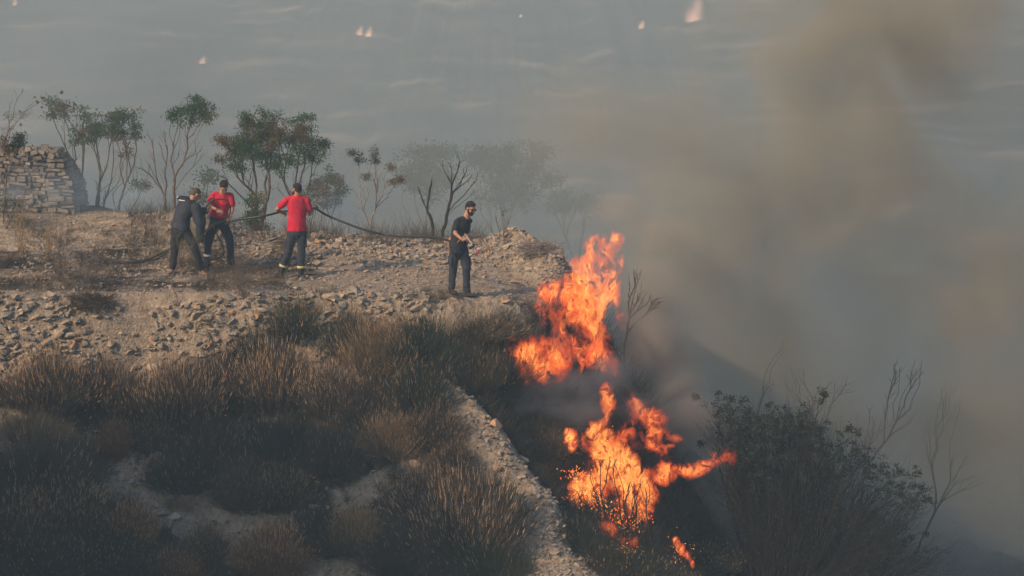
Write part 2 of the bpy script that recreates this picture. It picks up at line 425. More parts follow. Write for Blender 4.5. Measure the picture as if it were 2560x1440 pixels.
pv = N(nt, 'ShaderNodeVolumePrincipled'); pv.inputs['Color'].default_value = (.60, .71, .75, 1)
L(mu.outputs[0], pv.inputs['Density']); L(pv.outputs[0], out.inputs['Volume'])
m.cycles.volume_step_rate = .35
vs = vol_box('valley_smoke', -45, 45, 4.4, 38, -36, 14, m); tag(vs, 'thin blue grey smoke filling the valley behind the terrace', 'smoke', kind='stuff')
vs.data.polygons.foreach_set('use_smooth', [False] * 6)

smoke('smoke_plume', [
    S(1620, 780, 3.4, 190, 280, .9, 1.8), S(1600, 520, 4.0, 220, 210, .9, 2.0), S(1450, 330, 7.0, 300, 240, .5, 3.0), S(1700, 980, 4, 240, 280, .9, 2.4), S(1760, 640, 4.5, 260, 300, 1, 2.6), S(1900, 860, 6, 330, 340, 1, 3),
    S(1950, 500, 7, 360, 330, 1, 3.2), S(1720, 350, 7, 230, 230, .6, 2.6), S(2200, 300, 8, 440, 380, 1, 3.5), S(2380, 700, 8, 460, 440, .9, 3.5), S(2300, 0, 9, 560, 400, 1, 4),
    S(2000, 120, 8, 380, 320, .8, 3), S(2450, 1080, 8, 420, 360, .7, 3), S(2100, 1100, 7, 360, 300, .7, 2.6)],
    'brown smoke plume rising behind the tall flames and drifting right', voxel=.4,
    dens=.85, color=(.45, .43, .35), nscale=.46, thr=.38, gain=4.0, rate=.26, detail=5.0, stretch=(1, .8, .9), rot=(0, .6, 0), dist=.7, edge=.6)
smoke('dark_smoke', [
    S(1330, 990, -.9, 130, 75, 1, .6), S(1440, 1000, -.8, 130, 95, 1, .7), S(1400, 960, -.7, 90, 60, .8, .5), S(1530, 940, -.3, 90, 80, .6, .6), S(1580, 1010, -.3, 70, 60, .5, .5)],
    'dark grey smoke rolling between the upper and lower flames', voxel=.12,
    dens=4.5, color=(.26, .29, .34), nscale=1.1, thr=.36, gain=3.0, rate=.3, detail=4.0, seed=4)

smoke('gully_smoke', [
    S(1620, 860, .9, 90, 130, .6, .7), S(1700, 1010, .5, 120, 120, .6, .7),
    S(1640, 900, 2.6, 150, 190, 1, 1.2), S(1700, 1060, 2.0, 180, 170, 1, 1.2), S(1640, 720, 2.6, 110, 150, .8, 1.0), S(1800, 1220, 2.8, 190, 150, .9, 1.0), S(1580, 820, 2.2, 90, 130, .7, .9), S(1950, 1330, 4.0, 200, 140, .7, 1.0), S(1650, 590, 2.6, 130, 80, 1, .9), S(1540, 520, 3.0, 110, 60, .6, .8)],
    'grey brown smoke pouring up out of the gully behind the flames', voxel=.2,
    dens=1.9, color=(.47, .44, .38), nscale=.95, thr=.37, gain=3.4, rate=.3, detail=4.0, seed=9)
smoke('ground_smoke', [S(90, 470, 5.7, 150, 110, .9, .5), S(60, 500, 5.0, 130, 70, .8, .5), S(190, 470, 6.3, 130, 110, .8, .7), S(330, 500, 6.2, 120, 80, .7, .6), S(860, 540, 8.8, 120, 90, .8, .8), S(700, 560, 8.4, 110, 60, .6, .7)],
    'thin blue smoke drifting low between the hut and the trees', voxel=.15,
    dens=.75, color=(.55, .70, .85), nscale=.9, thr=.32, gain=2.4, rate=.35, detail=3.0, seed=2)
# ------------------------------------------------------------------ stones
def hull(pts):
    bm = bmesh.new()
    for p in pts: bm.verts.new(p)
    r = bmesh.ops.convex_hull(bm, input=bm.verts)
    dele = [e for e in (r['geom_interior'] + r['geom_unused']) if isinstance(e, bmesh.types.BMVert)]
    bmesh.ops.delete(bm, geom=list(set(dele)), context='VERTS')
    bmesh.ops.recalc_face_normals(bm, faces=bm.faces)
    bmesh.ops.triangulate(bm, faces=bm.faces)
    bm.verts.index_update()
    V = np.array([v.co[:] for v in bm.verts]); F = np.array([[v.index for v in f.verts] for f in bm.faces]); bm.free()
    return V, F
def chunk(n=13, sx=1, sy=.8, sz=.6, boxy=.5):
    pts = []
    for k in range(n):
        v = Vector((rnd.gauss(0, 1), rnd.gauss(0, 1), rnd.gauss(0, 1))).normalized()
        b = Vector([max(-1, min(1, c * 1.6)) for c in v])
        v = v.lerp(b, boxy) * rnd.uniform(.85, 1.05)
        pts.append((v.x * sx, v.y * sy, v.z * sz))
    return hull(pts)
CH = [chunk(rnd.randint(10, 15), 1, rnd.uniform(.6, .95), rnd.uniform(.35, .75), rnd.uniform(.2, .8)) for _ in range(14)]
def rock_mat(name, c0, c1, vary=.25):
    m = simple(name, c0, c1, scale=9, rough=.92, bump=.6, bscale=40, spec=.15, vary=vary, detail=6)
    return m
M_ROCK = rock_mat('pale_limestone', (.20, .165, .125), (.42, .355, .28))
M_ROCKG = rock_mat('grey_limestone', (.16, .15, .135), (.30, .285, .26))
M_ROCKO = rock_mat('ochre_limestone', (.30, .19, .11), (.44, .30, .19))
CHM = []
for i, (V, F) in enumerate(CH):
    for mt in (M_ROCK, M_ROCKG, M_ROCKO):
        CHM.append(mesh_np('stone', V, F, mt))
def rotm(a, b, c): return np.array(Matrix.Rotation(a, 3, 'Z') @ Matrix.Rotation(b, 3, 'X') @ Matrix.Rotation(c, 3, 'Y'))
def put_stone(p, r, parent, mk=None, sink=.35, name='stone', flat=1.0):
    i = rnd.randrange(len(CH)); k = mk if mk is not None else rnd.choices((0, 1, 2), (.68, .22, .10))[0]
    o = bpy.data.objects.new(name, CHM[i * 3 + k]); COL.objects.link(o)
    o.rotation_euler = (rnd.uniform(-.4, .4), rnd.uniform(-.4, .4), rnd.uniform(0, 6.3))
    o.scale = (r * rnd.uniform(.8, 1.25), r * rnd.uniform(.8, 1.1), r * rnd.uniform(.7, 1.1) * flat)
    o.location = (p[0], p[1], p[2] + r * .6 * (1 - sink))
    if parent is not None: o.parent = parent
    return o
# candidate places: (x0,x1,y0,y1,count, size)  rubble of berm, terrace, bank, spur
def scat(n, x0, x1, y0, y1, lo, hi, fn=None, pw=2.2):
    out = []
    while len(out) < n:
        x = rng.uniform(x0, x1, n); y = rng.uniform(y0, y1, n); r = lo + (hi - lo) * rng.random(n) ** pw
        k = rng.random(n) < (fn(x, y) if fn is not None else 1)
        z = gz(x, y)
        out += list(zip(x[k], y[k], z[k], r[k]))
    return out[:n]
def on_berm(x, y):
    yb = np.interp(x, [-9, -4, 0, .5, 1.1], [5.6, 5.4, 5.0, 3.2, 2.6]); return np.exp(-((y - yb + .5) / 1.0) ** 2)
def on_spur(x, y):
    xs = np.interp(y, [-8, -4.8, -3.5, -2.3, -1.4, -.7], [2.0, 1.13, .62, -.25, -.90, -.35]); return np.exp(-((x - xs + .45) / .5) ** 2)
def on_track(x, y):
    yp = np.interp(x, [-12, -8, -5.5, -2.8, 0], [-2.3, -2.6, -3.40, -4.75, -5.8]); return np.exp(-((y - yp - .3) / .5) ** 2)
big = scat(120, -5, 1.4, 1.5, 6, .045, .13, on_berm) + scat(40, -5.5, 1.2, .2, 3.5, .03, .08) + scat(75, -9.3, -3.2, -.75, .15, .05, .16) + \
    scat(25, -3.2, .9, -.5, .3, .03, .09) + scat(55, -2, 2, -5, -1.2, .04, .13, on_spur)
big.sort(key=lambda t: -t[3])
for (x, y, z, r) in big[:298]:
    put_stone((x, y, z), r, ground)
small = scat(5600, -6, 1.5, 1.2, 6.3, .012, .070, on_berm, 2.8) + scat(4200, -9.5, 1.2, .1, 4.5, .008, .05, None, 3.0) + scat(5500, -9.6, -1.5, -.95, .25, .012, .13, lambda x, y: sstep(-.5, .4, fbm(x, y * 1.5, 1.1, 3)), 3.6) + \
    scat(1500, -2.5, 2.2, -6, -1.0, .012, .075, on_spur, 3.0) + scat(2000, -9.5, -1.5, -6, -1.8, .012, .08, on_track, 3.2) + scat(900, -9.3, -5.5, 2.5, 6.5, .01, .05)
for (cx, cy_, rx, n) in ((640, 1060, .35, 90), (655, 1100, .3, 50), (880, 1230, .7, 180), (120, 1060, .35, 60), (325, 1115, .3, 50), (740, 800, .6, 60), (1000, 1010, .5, 30), (600, 1290, .4, 40), (880, 1400, .4, 50)):
    h_ = hit(cx, cy_)
    small += [(float(x), float(y), float(gz(x, y)), float(r)) for x, y, r in zip(rng.normal(h_.x, rx * .5, n), rng.normal(h_.y, rx * .6, n), .012 + .06 * rng.random(n) ** 2.5)]
mb = MB()
arr = np.array(small); kind = rng.integers(0, len(CH), len(arr))
for i, (V, F) in enumerate(CH):
    A = arr[kind == i]; n = len(A)
    if not n: continue
    a = rng.uniform(0, 6.28, n); s = A[:, 3]; c, q = np.cos(a), np.sin(a)
    tl = rng.normal(0, .35, n)
    sx = s * rng.uniform(.8, 1.3, n); sy = s * rng.uniform(.8, 1.2, n); sz = s * rng.uniform(.7, 1.2, n)
    X = V[None, :, 0] * sx[:, None]; Y = V[None, :, 1] * sy[:, None]; Z = V[None, :, 2] * sz[:, None]
    X, Z = X * np.cos(tl)[:, None] - Z * np.sin(tl)[:, None], X * np.sin(tl)[:, None] + Z * np.cos(tl)[:, None]
    W = np.stack([X * c[:, None] - Y * q[:, None] + A[:, 0, None], X * q[:, None] + Y * c[:, None] + A[:, 1, None], Z + (A[:, 2] + .25 * s)[:, None]], -1)
    FF = (F[None] + (np.arange(n) * len(V))[:, None, None]).reshape(-1, 3)
    # face material per stone
    mi = np.repeat(rng.choice([0, 1, 2], n, p=[.66, .26, .08]), len(F))
    mb.add(W.reshape(-1, 3), FF, 0); mb.m3[-1] = mi
rb = obj('rubble', mb.mesh('rubble', [M_ROCK, M_ROCKG, M_ROCKO]), ground); tag(rb, kind='stuff')

# larger loose blocks that stand out
def block(px, py, rpx, label, mk=0, flat=.8, group=None):
    h = hit(px, py); o = put_stone(h, rpx * PXM, None, mk, .3, 'boulder', flat)
    tag(o, label, 'rock', group)
block(1287, 716, 19, 'large pale flat rock half sunk in the slope right of the water lance', 0, .7)
block(619, 607, 13, 'pale angular rock on the rubble ridge between the two red shirts', 0, .8)
block(666, 628, 14, 'tilted pale slab on the ridge left of the man with his back turned', 0, .6)
block(1265, 622, 12, 'rounded pale rock on top of the ridge left of the brush pile', 0, .9)
block(1106, 640, 13, 'pale rock beside the foot of the burnt leafless tree', 0, .8)
block(872, 602, 11, 'small pale rock topping the ridge below the sagging hose', 0, .7)
block(410, 1296, 22, 'rounded grey boulder lying on the white track', 1, .9)
block(436, 1300, 17, 'smaller tan boulder right behind the grey one on the track', 0, .8)
block(332, 1208, 16, 'grey rock at the upper edge of the white track', 1, .7)
block(296, 1182, 9, 'small white stone at the upper end of the track', 0, .8)
block(98, 1052, 15, 'orange brown rock under the left hand broom bush', 2, 1.1)
block(150, 1068, 13, 'orange tilted slab under the left hand broom bush', 2, .6)
block(515, 822, 15, 'tan slab sticking out of the sunlit bank', 2, .6)
block(640, 1292, 15, 'grey rock below the dark bushes at the right end of the track', 1, .8)

# ------------------------------------------------------------------ dry stone wall with rounded end
M_WALL = simple('weathered_wall_stone', (.075, .066, .058), (.20, .17, .135), scale=5, rough=.95, bump=.7, bscale=30, vary=.3, detail=6)
M_CORE = simple('dark_wall_core', (.04, .035, .03), (.08, .07, .06), scale=12, rough=1, bump=.6, bscale=25)
WY = 6.6
k_ = PXM * (80 + WY) / 80
wb0 = at(95, 556, WY)
wall = empty('dry_stone_hut', (wb0.x, WY, wb0.z), 'tumbledown dry stone hut with a rounded right side at the left edge', 'stone hut')
def stone_box(w, h, d):
    pts = []
    for sx in (-1, 1):
        for sy in (-1, 1):
            for sz in (-1, 1):
                pts.append((sx * w / 2 * rnd.uniform(.86, 1), sy * d / 2 * rnd.uniform(.8, 1), sz * h / 2 * rnd.uniform(.8, 1)))
    for _ in range(5):
        pts.append((rnd.uniform(-.5, .5) * w, rnd.uniform(-.5, .5) * d, rnd.choice((-1, 1)) * h / 2 * rnd.uniform(.95, 1.06)))
    return hull(pts)
# outline of the hut: half width to the right as a function of height (metres above base), left goes out of frame
Ht = 182 * k_
def prof(z):      # right edge x (relative to wb0) of the front face
    t = z / Ht
    return (90 * (1 - .0 * t)) * k_ - .95 * max(0, t - .42) ** 1.7
def rprof(z):     # outer edge of the receding rounded side
    t = z / Ht
    return (112 * k_) - 1.05 * max(0, t - .30) ** 1.9
mbw = MB()
zz = np.linspace(-.5, Ht - .10, 16)
for i in range(len(zz) - 1):
    pass
ring = []
for z in zz:
    xr = max(.1, rprof(max(z, 0)) - .07); x0 = -1.15
    ring.append([(x0, -.10 - 0, z), (prof(max(z, 0)) - .06, -.10, z), (xr, .40, z), (xr - .02, 1.5, z), (x0, 1.6, z)])
RV = np.array(ring).reshape(-1, 3); nn = 5
ii = np.arange(len(zz) - 1)[:, None] * nn; jj = np.arange(nn)[None]; kk = (jj + 1) % nn
mbw.add(RV, np.stack([ii + jj, ii + kk, ii + nn + kk, ii + nn + jj], -1).reshape(-1, 4))
mbw.add(RV[-nn:], np.array([[0, 1, 2], [0, 2, 3], [0, 3, 4]]))
core = obj('wall_core', mbw.mesh('wall_core', M_CORE), wall)
nst = 0
for (pa, pb, h0, h1, w0, w1) in ((-1.15, -.62, .05, .11, .14, .34), (-.62, -.12, .06, .12, .16, .42), (-.12, .22, .045, .10, .08, .22), (.22, 2.0, .05, .12, .14, .34)):
    z = -.12
    while z < Ht:
        h = rnd.uniform(h0, h1); t = z / Ht
        x = pa + rnd.uniform(-.04, .04); xe = min(pb + rnd.uniform(-.03, .05), prof(max(0, z + h / 2)))
        while x < xe - .02:
            w = min(rnd.uniform(w0, w1), xe - x + rnd.uniform(-.01, .05)); hh = h * rnd.uniform(.66, 1.06)
            V, F = stone_box(max(.03, w - rnd.uniform(.006, .03)), hh, rnd.uniform(.2, .3))
            o = obj('stone', mesh_np('stone', V, F, M_WALL), wall, (x + w / 2, -.12 + rnd.uniform(-.07, .05), z + h / 2 + rnd.uniform(-.012, .012)))
            tilt = rnd.gauss(0, .08) + (-.12 if x < -.5 and t > .5 else 0) + (rnd.gauss(0, .3) if t > .82 else 0)
            o.rotation_euler = (rnd.gauss(0, .07), -tilt, rnd.gauss(0, .12)); nst += 1
            x += w
        if pb > 1:      # the rounded side going back
            xa = prof(max(0, z + h / 2)); xb = rprof(max(0, z + h / 2))
            for q in range(3):
                f = (q + .5) / 3; V, F = stone_box(.14, h * .9, .2)
                o = obj('stone', mesh_np('stone', V, F, M_WALL), wall, (xa + (xb - xa) * f + rnd.uniform(-.02, .02), -.05 + .5 * f, z + h / 2)); o.rotation_euler = (0, rnd.gauss(0, .15), .9); nst += 1
        z += h
for q in range(16):   # loose stones on top
    xx = rnd.uniform(-1.0, .42); V, F = stone_box(rnd.uniform(.1, .26), rnd.uniform(.05, .12), .2); me = mesh_np('stone', V, F, M_WALL)
    o = obj('stone', me, wall, (xx, rnd.uniform(-.1, .2), Ht + rnd.uniform(-.05, .05) - .12 * max(0, xx - .1))); o.rotation_euler = (rnd.gauss(0, .15), rnd.gauss(0, .3), rnd.gauss(0, .4))
print('wall stones', nst)
# ------------------------------------------------------------------ trees grown from crown points back to the foot
M_BARK = simple('grey_brown_bark', (.07, .055, .045), (.15, .12, .10), scale=14, rough=.95, bump=.5)
M_BARKG = simple('pale_grey_bark', (.12, .11, .10), (.24, .21, .19), scale=14, rough=.95, bump=.5)
M_CHAR = simple('charred_bark', (.010, .009, .009), (.034, .027, .024), scale=10, rough=.9, bump=.5)
M_LEAFG = simple('green_sumac_leaves', (.020, .060, .026), (.058, .105, .036), scale=3.5, rough=.6, translucent=.35, vary=.1, mid=.5)
M_LEAFM = simple('yellowing_leaves', (.055, .085, .028), (.15, .125, .045), scale=3.5, rough=.6, translucent=.35)
M_LEAFB = simple('scorched_brown_leaves', (.065, .045, .028), (.14, .085, .05), scale=4, rough=.8, translucent=.2)
M_LEAFD = simple('dark_green_leaves', (.018, .035, .022), (.045, .055, .032), scale=4, rough=.6, translucent=.25)
M_LEAFK = simple('sooty_leaves', (.010, .014, .012), (.022, .024, .018), scale=4, rough=.7)
def ell_points(c, n, rg):
    """n points inside soft ellipsoid (cx,cy,cz,rx,ry,rz)"""
    v = rg.normal(size=(n, 3)); v /= np.linalg.norm(v, axis=1)[:, None]
    return np.array(c[:3]) + v * np.array(c[3:6]) * (rg.random(n) ** .45)[:, None]
def grow(base, tips, rg, step=.07, wig=.018, upw=.5, r_tip=.004, expo=2.4, r_base=None, angle=.35, stemw=1.0):
    nodes = [np.array(base, float)]; par = [-1]; dist0 = [0.0]
    tips = sorted([np.array(t) for t in tips], key=lambda t: np.linalg.norm(t - nodes[0]))
    NP = np.array(nodes); DI = np.array([0.0])
    tipnode = []
    for t in tips:
        d = NP - t; L = np.linalg.norm(d, axis=1)
        # prefer attaching lower down along the branch so that forks are narrow
        hz = np.hypot(d[:, 0], d[:, 1]); dz = t[2] - NP[:, 2]
        cost = L * stemw + .93 * DI + np.where(dz < angle * hz, 3.0 * (angle * hz - dz), 0)
        i = int(np.argmin(cost))
        a = NP[i]; Lw = L[i]
        n = max(2, int(Lw / step))
        # starting direction follows the parent
        p = par[i]
        dirp = (a - NP[p]) if p >= 0 else np.array([0, 0, 1.0]); dirp = dirp / (np.linalg.norm(dirp) + 1e-9)
        s = np.linspace(0, 1, n + 1)[1:, None]
        c1 = a + dirp * Lw * .28 ; c2 = t - np.array([(t - a)[0] * .12, (t - a)[1] * .12, Lw * .30 * upw])
        P = (1 - s) ** 3 * a + 3 * s * (1 - s) ** 2 * c1 + 3 * s * s * (1 - s) * c2 + s ** 3 * t
        w = np.cumsum(rg.normal(0, wig * .55, (n, 3)), axis=0); w -= s * w[-1]; P = P + w
        prev = i
        b0 = len(NP)
        NP = np.concatenate([NP, P]); DI = np.concatenate([DI, DI[i] + np.arange(1, n + 1) * Lw / n])
        par += [i] + list(range(b0, b0 + n - 1))
        tipnode.append(len(NP) - 1)
    cnt = np.zeros(len(NP)); 
    for t in tipnode: cnt[t] += 1
    for i in range(len(NP) - 1, 0, -1): cnt[par[i]] += cnt[i]
    rad = r_tip * np.maximum(cnt, 1) ** (1 / expo)
    if r_base: rad = rad * (1 + (r_base / rad[0] - 1) * np.clip((rad / rad[0]), 0, 1) ** 1.5)
    # chains
    kids = {}
    for i, p in enumerate(par):
        if p >= 0: kids.setdefault(p, []).append(i)
    chains = []
    stack = [(0, None)]
    while stack:
        s0, pre = stack.pop()
        ch = [pre, s0] if pre is not None else [s0]; c = s0
        while c in kids:
            ks = sorted(kids[c], key=lambda k: -cnt[k])
            for o in ks[1:]: stack.append((o, c))
            c = ks[0]; ch.append(c)
        chains.append(ch)
    return NP, rad, chains, np.array([NP[t] for t in tipnode])
def branches(mb, NP, rad, chains, mi=0):
    for ch in chains:
        P = NP[ch]; r = rad[ch].copy()
        if len(ch) > 1: r[0] = min(r[0], r[1] * 1.15)
        if len(P) < 2: continue
        r[-1] *= .5
        tube(mb, P, r, 6 if r.max() > .015 else (4 if r.max() > .006 else 3), mi, cap=False)
def leafset(mb, C, n_per, rad, size, rg, mi=0, droop=.3, aspect=.42):
    """small folded leaves round the points C"""
    C = np.repeat(C, n_per, axis=0); n = len(C)
    P = C + rg.normal(0, 1, (n, 3)) * rad * np.array([1, 1, .7])
    a = rg.normal(size=(n, 3)); a[:, 2] -= droop; a /= np.linalg.norm(a, axis=1)[:, None]
    b = np.cross(a, rg.normal(size=(n, 3))); b /= np.linalg.norm(b, axis=1)[:, None]
    s = size * rg.uniform(.55, 1.25, n)[:, None]
    nrm = np.cross(a, b)
    V = np.stack([P, P + a * s * .5 + b * s * aspect * .5 + nrm * s * .08, P + a * s, P + a * s * .5 - b * s * aspect * .5 + nrm * s * .08], 1).reshape(-1, 3)
    i = np.arange(n)[:, None] * 4
    mb.add(V, np.concatenate([i + np.array([[0, 1, 2]]), i + np.array([[0, 2, 3]])]), mi)
def E(px, py, Y, rx, ry, dy=None):
    p = at(px, py, Y); k = PXM * (Y + 80) / 80.0
    return (p.x, p.y, p.z, rx * k, dy if dy else max(rx, ry) * k * .8, ry * k)
def tree(name, foot, Y, leafy, bare=(), label='', cat='tree', group=None, bark=M_BARK, seed=1, leafmats=(M_LEAFG, M_LEAFM), lm_w=(.8, .2), tipdens=1.0,
         leaf=.058, per=26, lrad=.068, r_tip=.004, r_base=.03, wig=.016, step=.07, extra_feet=(), angle=.35, crown=True, upw=.5, sink=.05, stemw=1.0, keep=1.0):
    """foot in photo pixels at depth Y; leafy/bare: ellipses (px,py,rx,ry,n)"""
    rg = np.random.default_rng(seed)
    b = at(foot[0], foot[1], Y); g = float(gz(b.x, Y)); base = np.array([b.x, Y, min(b.z, g) - sink if b.z < g + .4 else g - sink])
    root = empty(name, base, label, cat, group)
    feet = [base] + [np.array([at(f[0], f[1], Y + (f[2] if len(f) > 2 else 0)).x, Y + (f[2] if len(f) > 2 else 0), base[2]]) for f in extra_feet]
    T = []; isl = []
    for lst, fl in ((leafy, 1), (bare, 0)):
        for e in lst:
            n = max(1, int(e[4] * tipdens * (.62 if fl and e[4] > 4 else 1))); P = ell_points(E(e[0], e[1], Y, e[2], e[3], e[5] if len(e) > 5 else None), n, rg)
            if fl and n >= 6:      # leaves gather in uneven clumps
                m_ = max(2, n // 3); C0 = P[rg.choice(n, m_, replace=False)]; sz = rg.uniform(.3, .75, m_); q_ = rg.integers(0, m_, n)
                P = C0[q_] + rg.normal(0, 1, (n, 3)) * np.array([e[2], e[2], e[3] * .8]) * PXM * sz[q_][:, None] * .55
            T.append(P); isl.append(np.full(n, fl))
    T = np.concatenate(T); isl = np.concatenate(isl)
    mbt = MB(); mbl = MB(); 
    own = np.argmin([np.hypot(T[:, 0] - f[0], (T[:, 2] - f[2]) * .0) for f in feet], axis=0) if len(feet) > 1 else np.zeros(len(T), int)
    for k, f in enumerate(feet):
        S_ = T[own == k]; I_ = isl[own == k]
        if not len(S_): continue
        NP, rad, ch, tp = grow(f, S_, rg, step, wig, upw, r_tip, 2.4, r_base, angle, stemw)
        branches(mbt, NP - base, rad, ch)
        # leaves sit where tips are leafy (match by nearest)
        for mi_, w in enumerate(lm_w):
            pass
        L = S_[I_ == 1]
        if crown and len(L):
            ch_ = rg.choice(len(lm_w), len(L), p=np.array(lm_w) / sum(lm_w))
            # clusters share a tone with the neighbourhood
            tone = (fbm(L[:, 0] * 1.7 + seed, L[:, 2] * 1.7, 1.0, 2) * .5 + .5)
            order = np.argsort(tone); cut = int(len(L) * lm_w[0] / sum(lm_w)); ch_[order[:cut]] = 0
            if len(lm_w) > 1: ch_[order[cut:]] = 1 if len(lm_w) == 2 else rg.choice([1, 2], len(L) - cut)
            for mi_ in range(len(lm_w)):
                Q = L[ch_ == mi_]
                if len(Q): leafset(mbl, Q - base, int(per * 2.3), lrad, leaf, rg, mi_)
    obj('trunk', mbt.mesh('trunk', bark, True), root)
    if mbl.n: obj('crown' if cat == 'tree' else 'foliage', mbl.mesh('crown', list(leafmats)), root)
    return root

# left to right behind the terrace
tree('sumac_tree', (232, 560), 8.2, [(180, 265, 55, 22, 26), (150, 290, 35, 18, 12), (230, 300, 55, 30, 36), (250, 345, 65, 38, 40), (190, 345, 35, 35, 14), (285, 290, 22, 15, 10)], [(170, 390, 50, 40, 14), (280, 420, 45, 40, 12)],
     'hazy slender tree just right of the stone hut, leafy at the top', seed=11, leafmats=(M_LEAFG, M_LEAFB), lm_w=(.75, .25), extra_feet=((205, 560), (212, 560, .3)), per=24)
tree('sumac_tree', (268, 590), 7.6, [(300, 290, 40, 18, 16), (330, 325, 35, 22, 14), (290, 350, 40, 45, 30), (315, 300, 18, 12, 6), (345, 470, 30, 16, 12)], [(330, 430, 60, 60, 22), (260, 460, 30, 40, 10)],
     'hazy forked tree with a dark green top, second right of the stone hut', seed=12, leafmats=(M_LEAFG, M_LEAFB), lm_w=(.7, .3), extra_feet=((240, 580), (300, 590, .6)), per=24)
tree('sumac_tree', (436, 540), 6.9, [(485, 258, 38, 18, 22), (515, 285, 22, 25, 18), (450, 275, 30, 14, 10), (470, 300, 25, 15, 8), (430, 290, 12, 8, 5)], [(395, 340, 35, 40, 16), (440, 360, 40, 50, 18), (500, 370, 30, 50, 14), (360, 400, 30, 40, 12), (410, 420, 30, 40, 6)],
     'tall leaning tree with green top and bare lower limbs behind the bending men', seed=13, extra_feet=((412, 528),), per=30, r_base=.035, leafmats=(M_LEAFG, M_LEAFM))
tree('sumac_tree', (650, 600), 7.0, [(640, 320, 70, 38, 70), (600, 370, 55, 45, 60), (680, 370, 70, 50, 80), (740, 330, 55, 45, 60), (780, 370, 50, 35, 34), (815, 362, 24, 14, 10), (560, 350, 25, 22, 14), (620, 290, 22, 10, 8), (740, 290, 30, 12, 14), (700, 410, 60, 25, 30), (590, 420, 30, 15, 12), (555, 395, 14, 8, 5)],
     [(640, 450, 70, 40, 24), (560, 440, 30, 30, 10), (720, 470, 50, 40, 14), (770, 440, 45, 50, 18)],
     'broad green and yellowing tree behind the man with his back turned', seed=14, extra_feet=((640, 600, .5), (735, 600, .8)), per=34, r_base=.05, leafmats=(M_LEAFG, M_LEAFM, M_LEAFB), lm_w=(.62, .26, .12), leaf=.05, lrad=.065)
tree('leafy_shrub', (632, 600), 6.6, [(635, 510, 18, 22, 22), (632, 550, 22, 22, 22), (665, 565, 14, 10, 6)], (), 'narrow green shrub at the foot of the broad tree', 'shrub', seed=15, per=26, r_base=.012, leafmats=(M_LEAFG, M_LEAFM))
tree('sumac_tree', (815, 610), 11.5, [(820, 450, 48, 32, 36), (790, 485, 50, 35, 30), (860, 475, 16, 22, 8)], [(800, 530, 60, 40, 20)],
     'smoke veiled round tree right of the man with his back turned', seed=16, leafmats=(M_LEAFG, M_LEAFB), lm_w=(.6, .4), per=30)
tree('small_tree', (930, 602), 6.9, [(885, 382, 22, 10, 9), (905, 398, 16, 12, 8), (937, 380, 8, 10, 5), (937, 400, 7, 8, 4), (985, 455, 20, 16, 14), (915, 440, 12, 9, 5), (972, 418, 10, 7, 3)], [(940, 430, 30, 45, 22), (965, 460, 30, 40, 20), (905, 470, 30, 40, 10), (880, 500, 14, 30, 4)],
     'slim spreading tree with a few dark tufts behind the sagging hose', seed=17, bark=M_BARKG, leafmats=(M_LEAFD, M_LEAFB), lm_w=(.6, .4), per=30, r_base=.022, leaf=.04, lrad=.05)
tree('burnt_tree', (1086, 624), 5.9, (), [(1110, 420, 18, 25, 5), (1145, 400, 22, 28, 7), (1175, 420, 25, 35, 8), (1045, 470, 6, 16, 2), (1075, 440, 10, 20, 3), (1130, 460, 25, 25, 6), (1190, 460, 12, 30, 3), (1160, 440, 30, 30, 5)],
     'charred leafless tree with forked stems beside the man holding the lance', bark=M_CHAR, seed=18, r_tip=.0055, r_base=.034, extra_feet=((1102, 626, .1),), wig=.02, angle=.6)
tree('bare_bush', (1245, 616), 4.5, [(1262, 530, 10, 6, 3)], [(1235, 535, 10, 14, 4), (1260, 550, 22, 25, 7), (1280, 560, 12, 22, 5), (1222, 560, 8, 20, 2)],
     'small bare sapling with a dark tuft on the ridge behind the lance', 'sapling', bark=M_BARK, seed=19, r_tip=.0032, r_base=.012, extra_feet=((1262, 616),), leafmats=(M_LEAFD,), lm_w=(1,), per=14, lrad=.03, leaf=.03)
tree('bare_bush', (1226, 626), 4.2, (), [(1200, 575, 12, 14, 3), (1215, 590, 10, 14, 2), (1190, 580, 6, 10, 1)],
     'low bare twig leaning left between the lance and the sapling', 'sapling', bark=M_BARK, seed=20, r_tip=.0034, r_base=.011, angle=-.2)
# dim trees deep in the smoke
for (fx, Y, crown, lab, sd_) in (
        (1085, 19, [(1030, 420, 40, 45, 40), (1080, 430, 60, 50, 60), (1040, 380, 12, 20, 8), (1100, 380, 40, 20, 20)], 'dim tree deep in smoke behind the burnt leafless tree', 21),
        (1270, 21, [(1240, 400, 60, 45, 60), (1300, 420, 60, 60, 70), (1340, 390, 25, 25, 12), (1280, 480, 90, 50, 60), (1380, 450, 30, 25, 14)], 'dim broad tree deep in smoke above the brush pile', 22),
        (1420, 25, [(1450, 500, 60, 40, 30), (1390, 500, 60, 40, 30)], 'dim low tree deep in smoke left of the tall flames', 23),
        (495, 14, [(520, 450, 22, 16, 10), (500, 480, 30, 20, 10)], 'faint thin tree in smoke between the two leafiest trees', 24)):
    tree('veiled_tree', (fx, 640), Y, crown, [(crown[0][0], 520, 50, 50, 14)], lab, seed=sd_, leaf=.09, lrad=.12, per=22, leafmats=(M_LEAFG, M_LEAFD), lm_w=(.6, .4), step=.15)
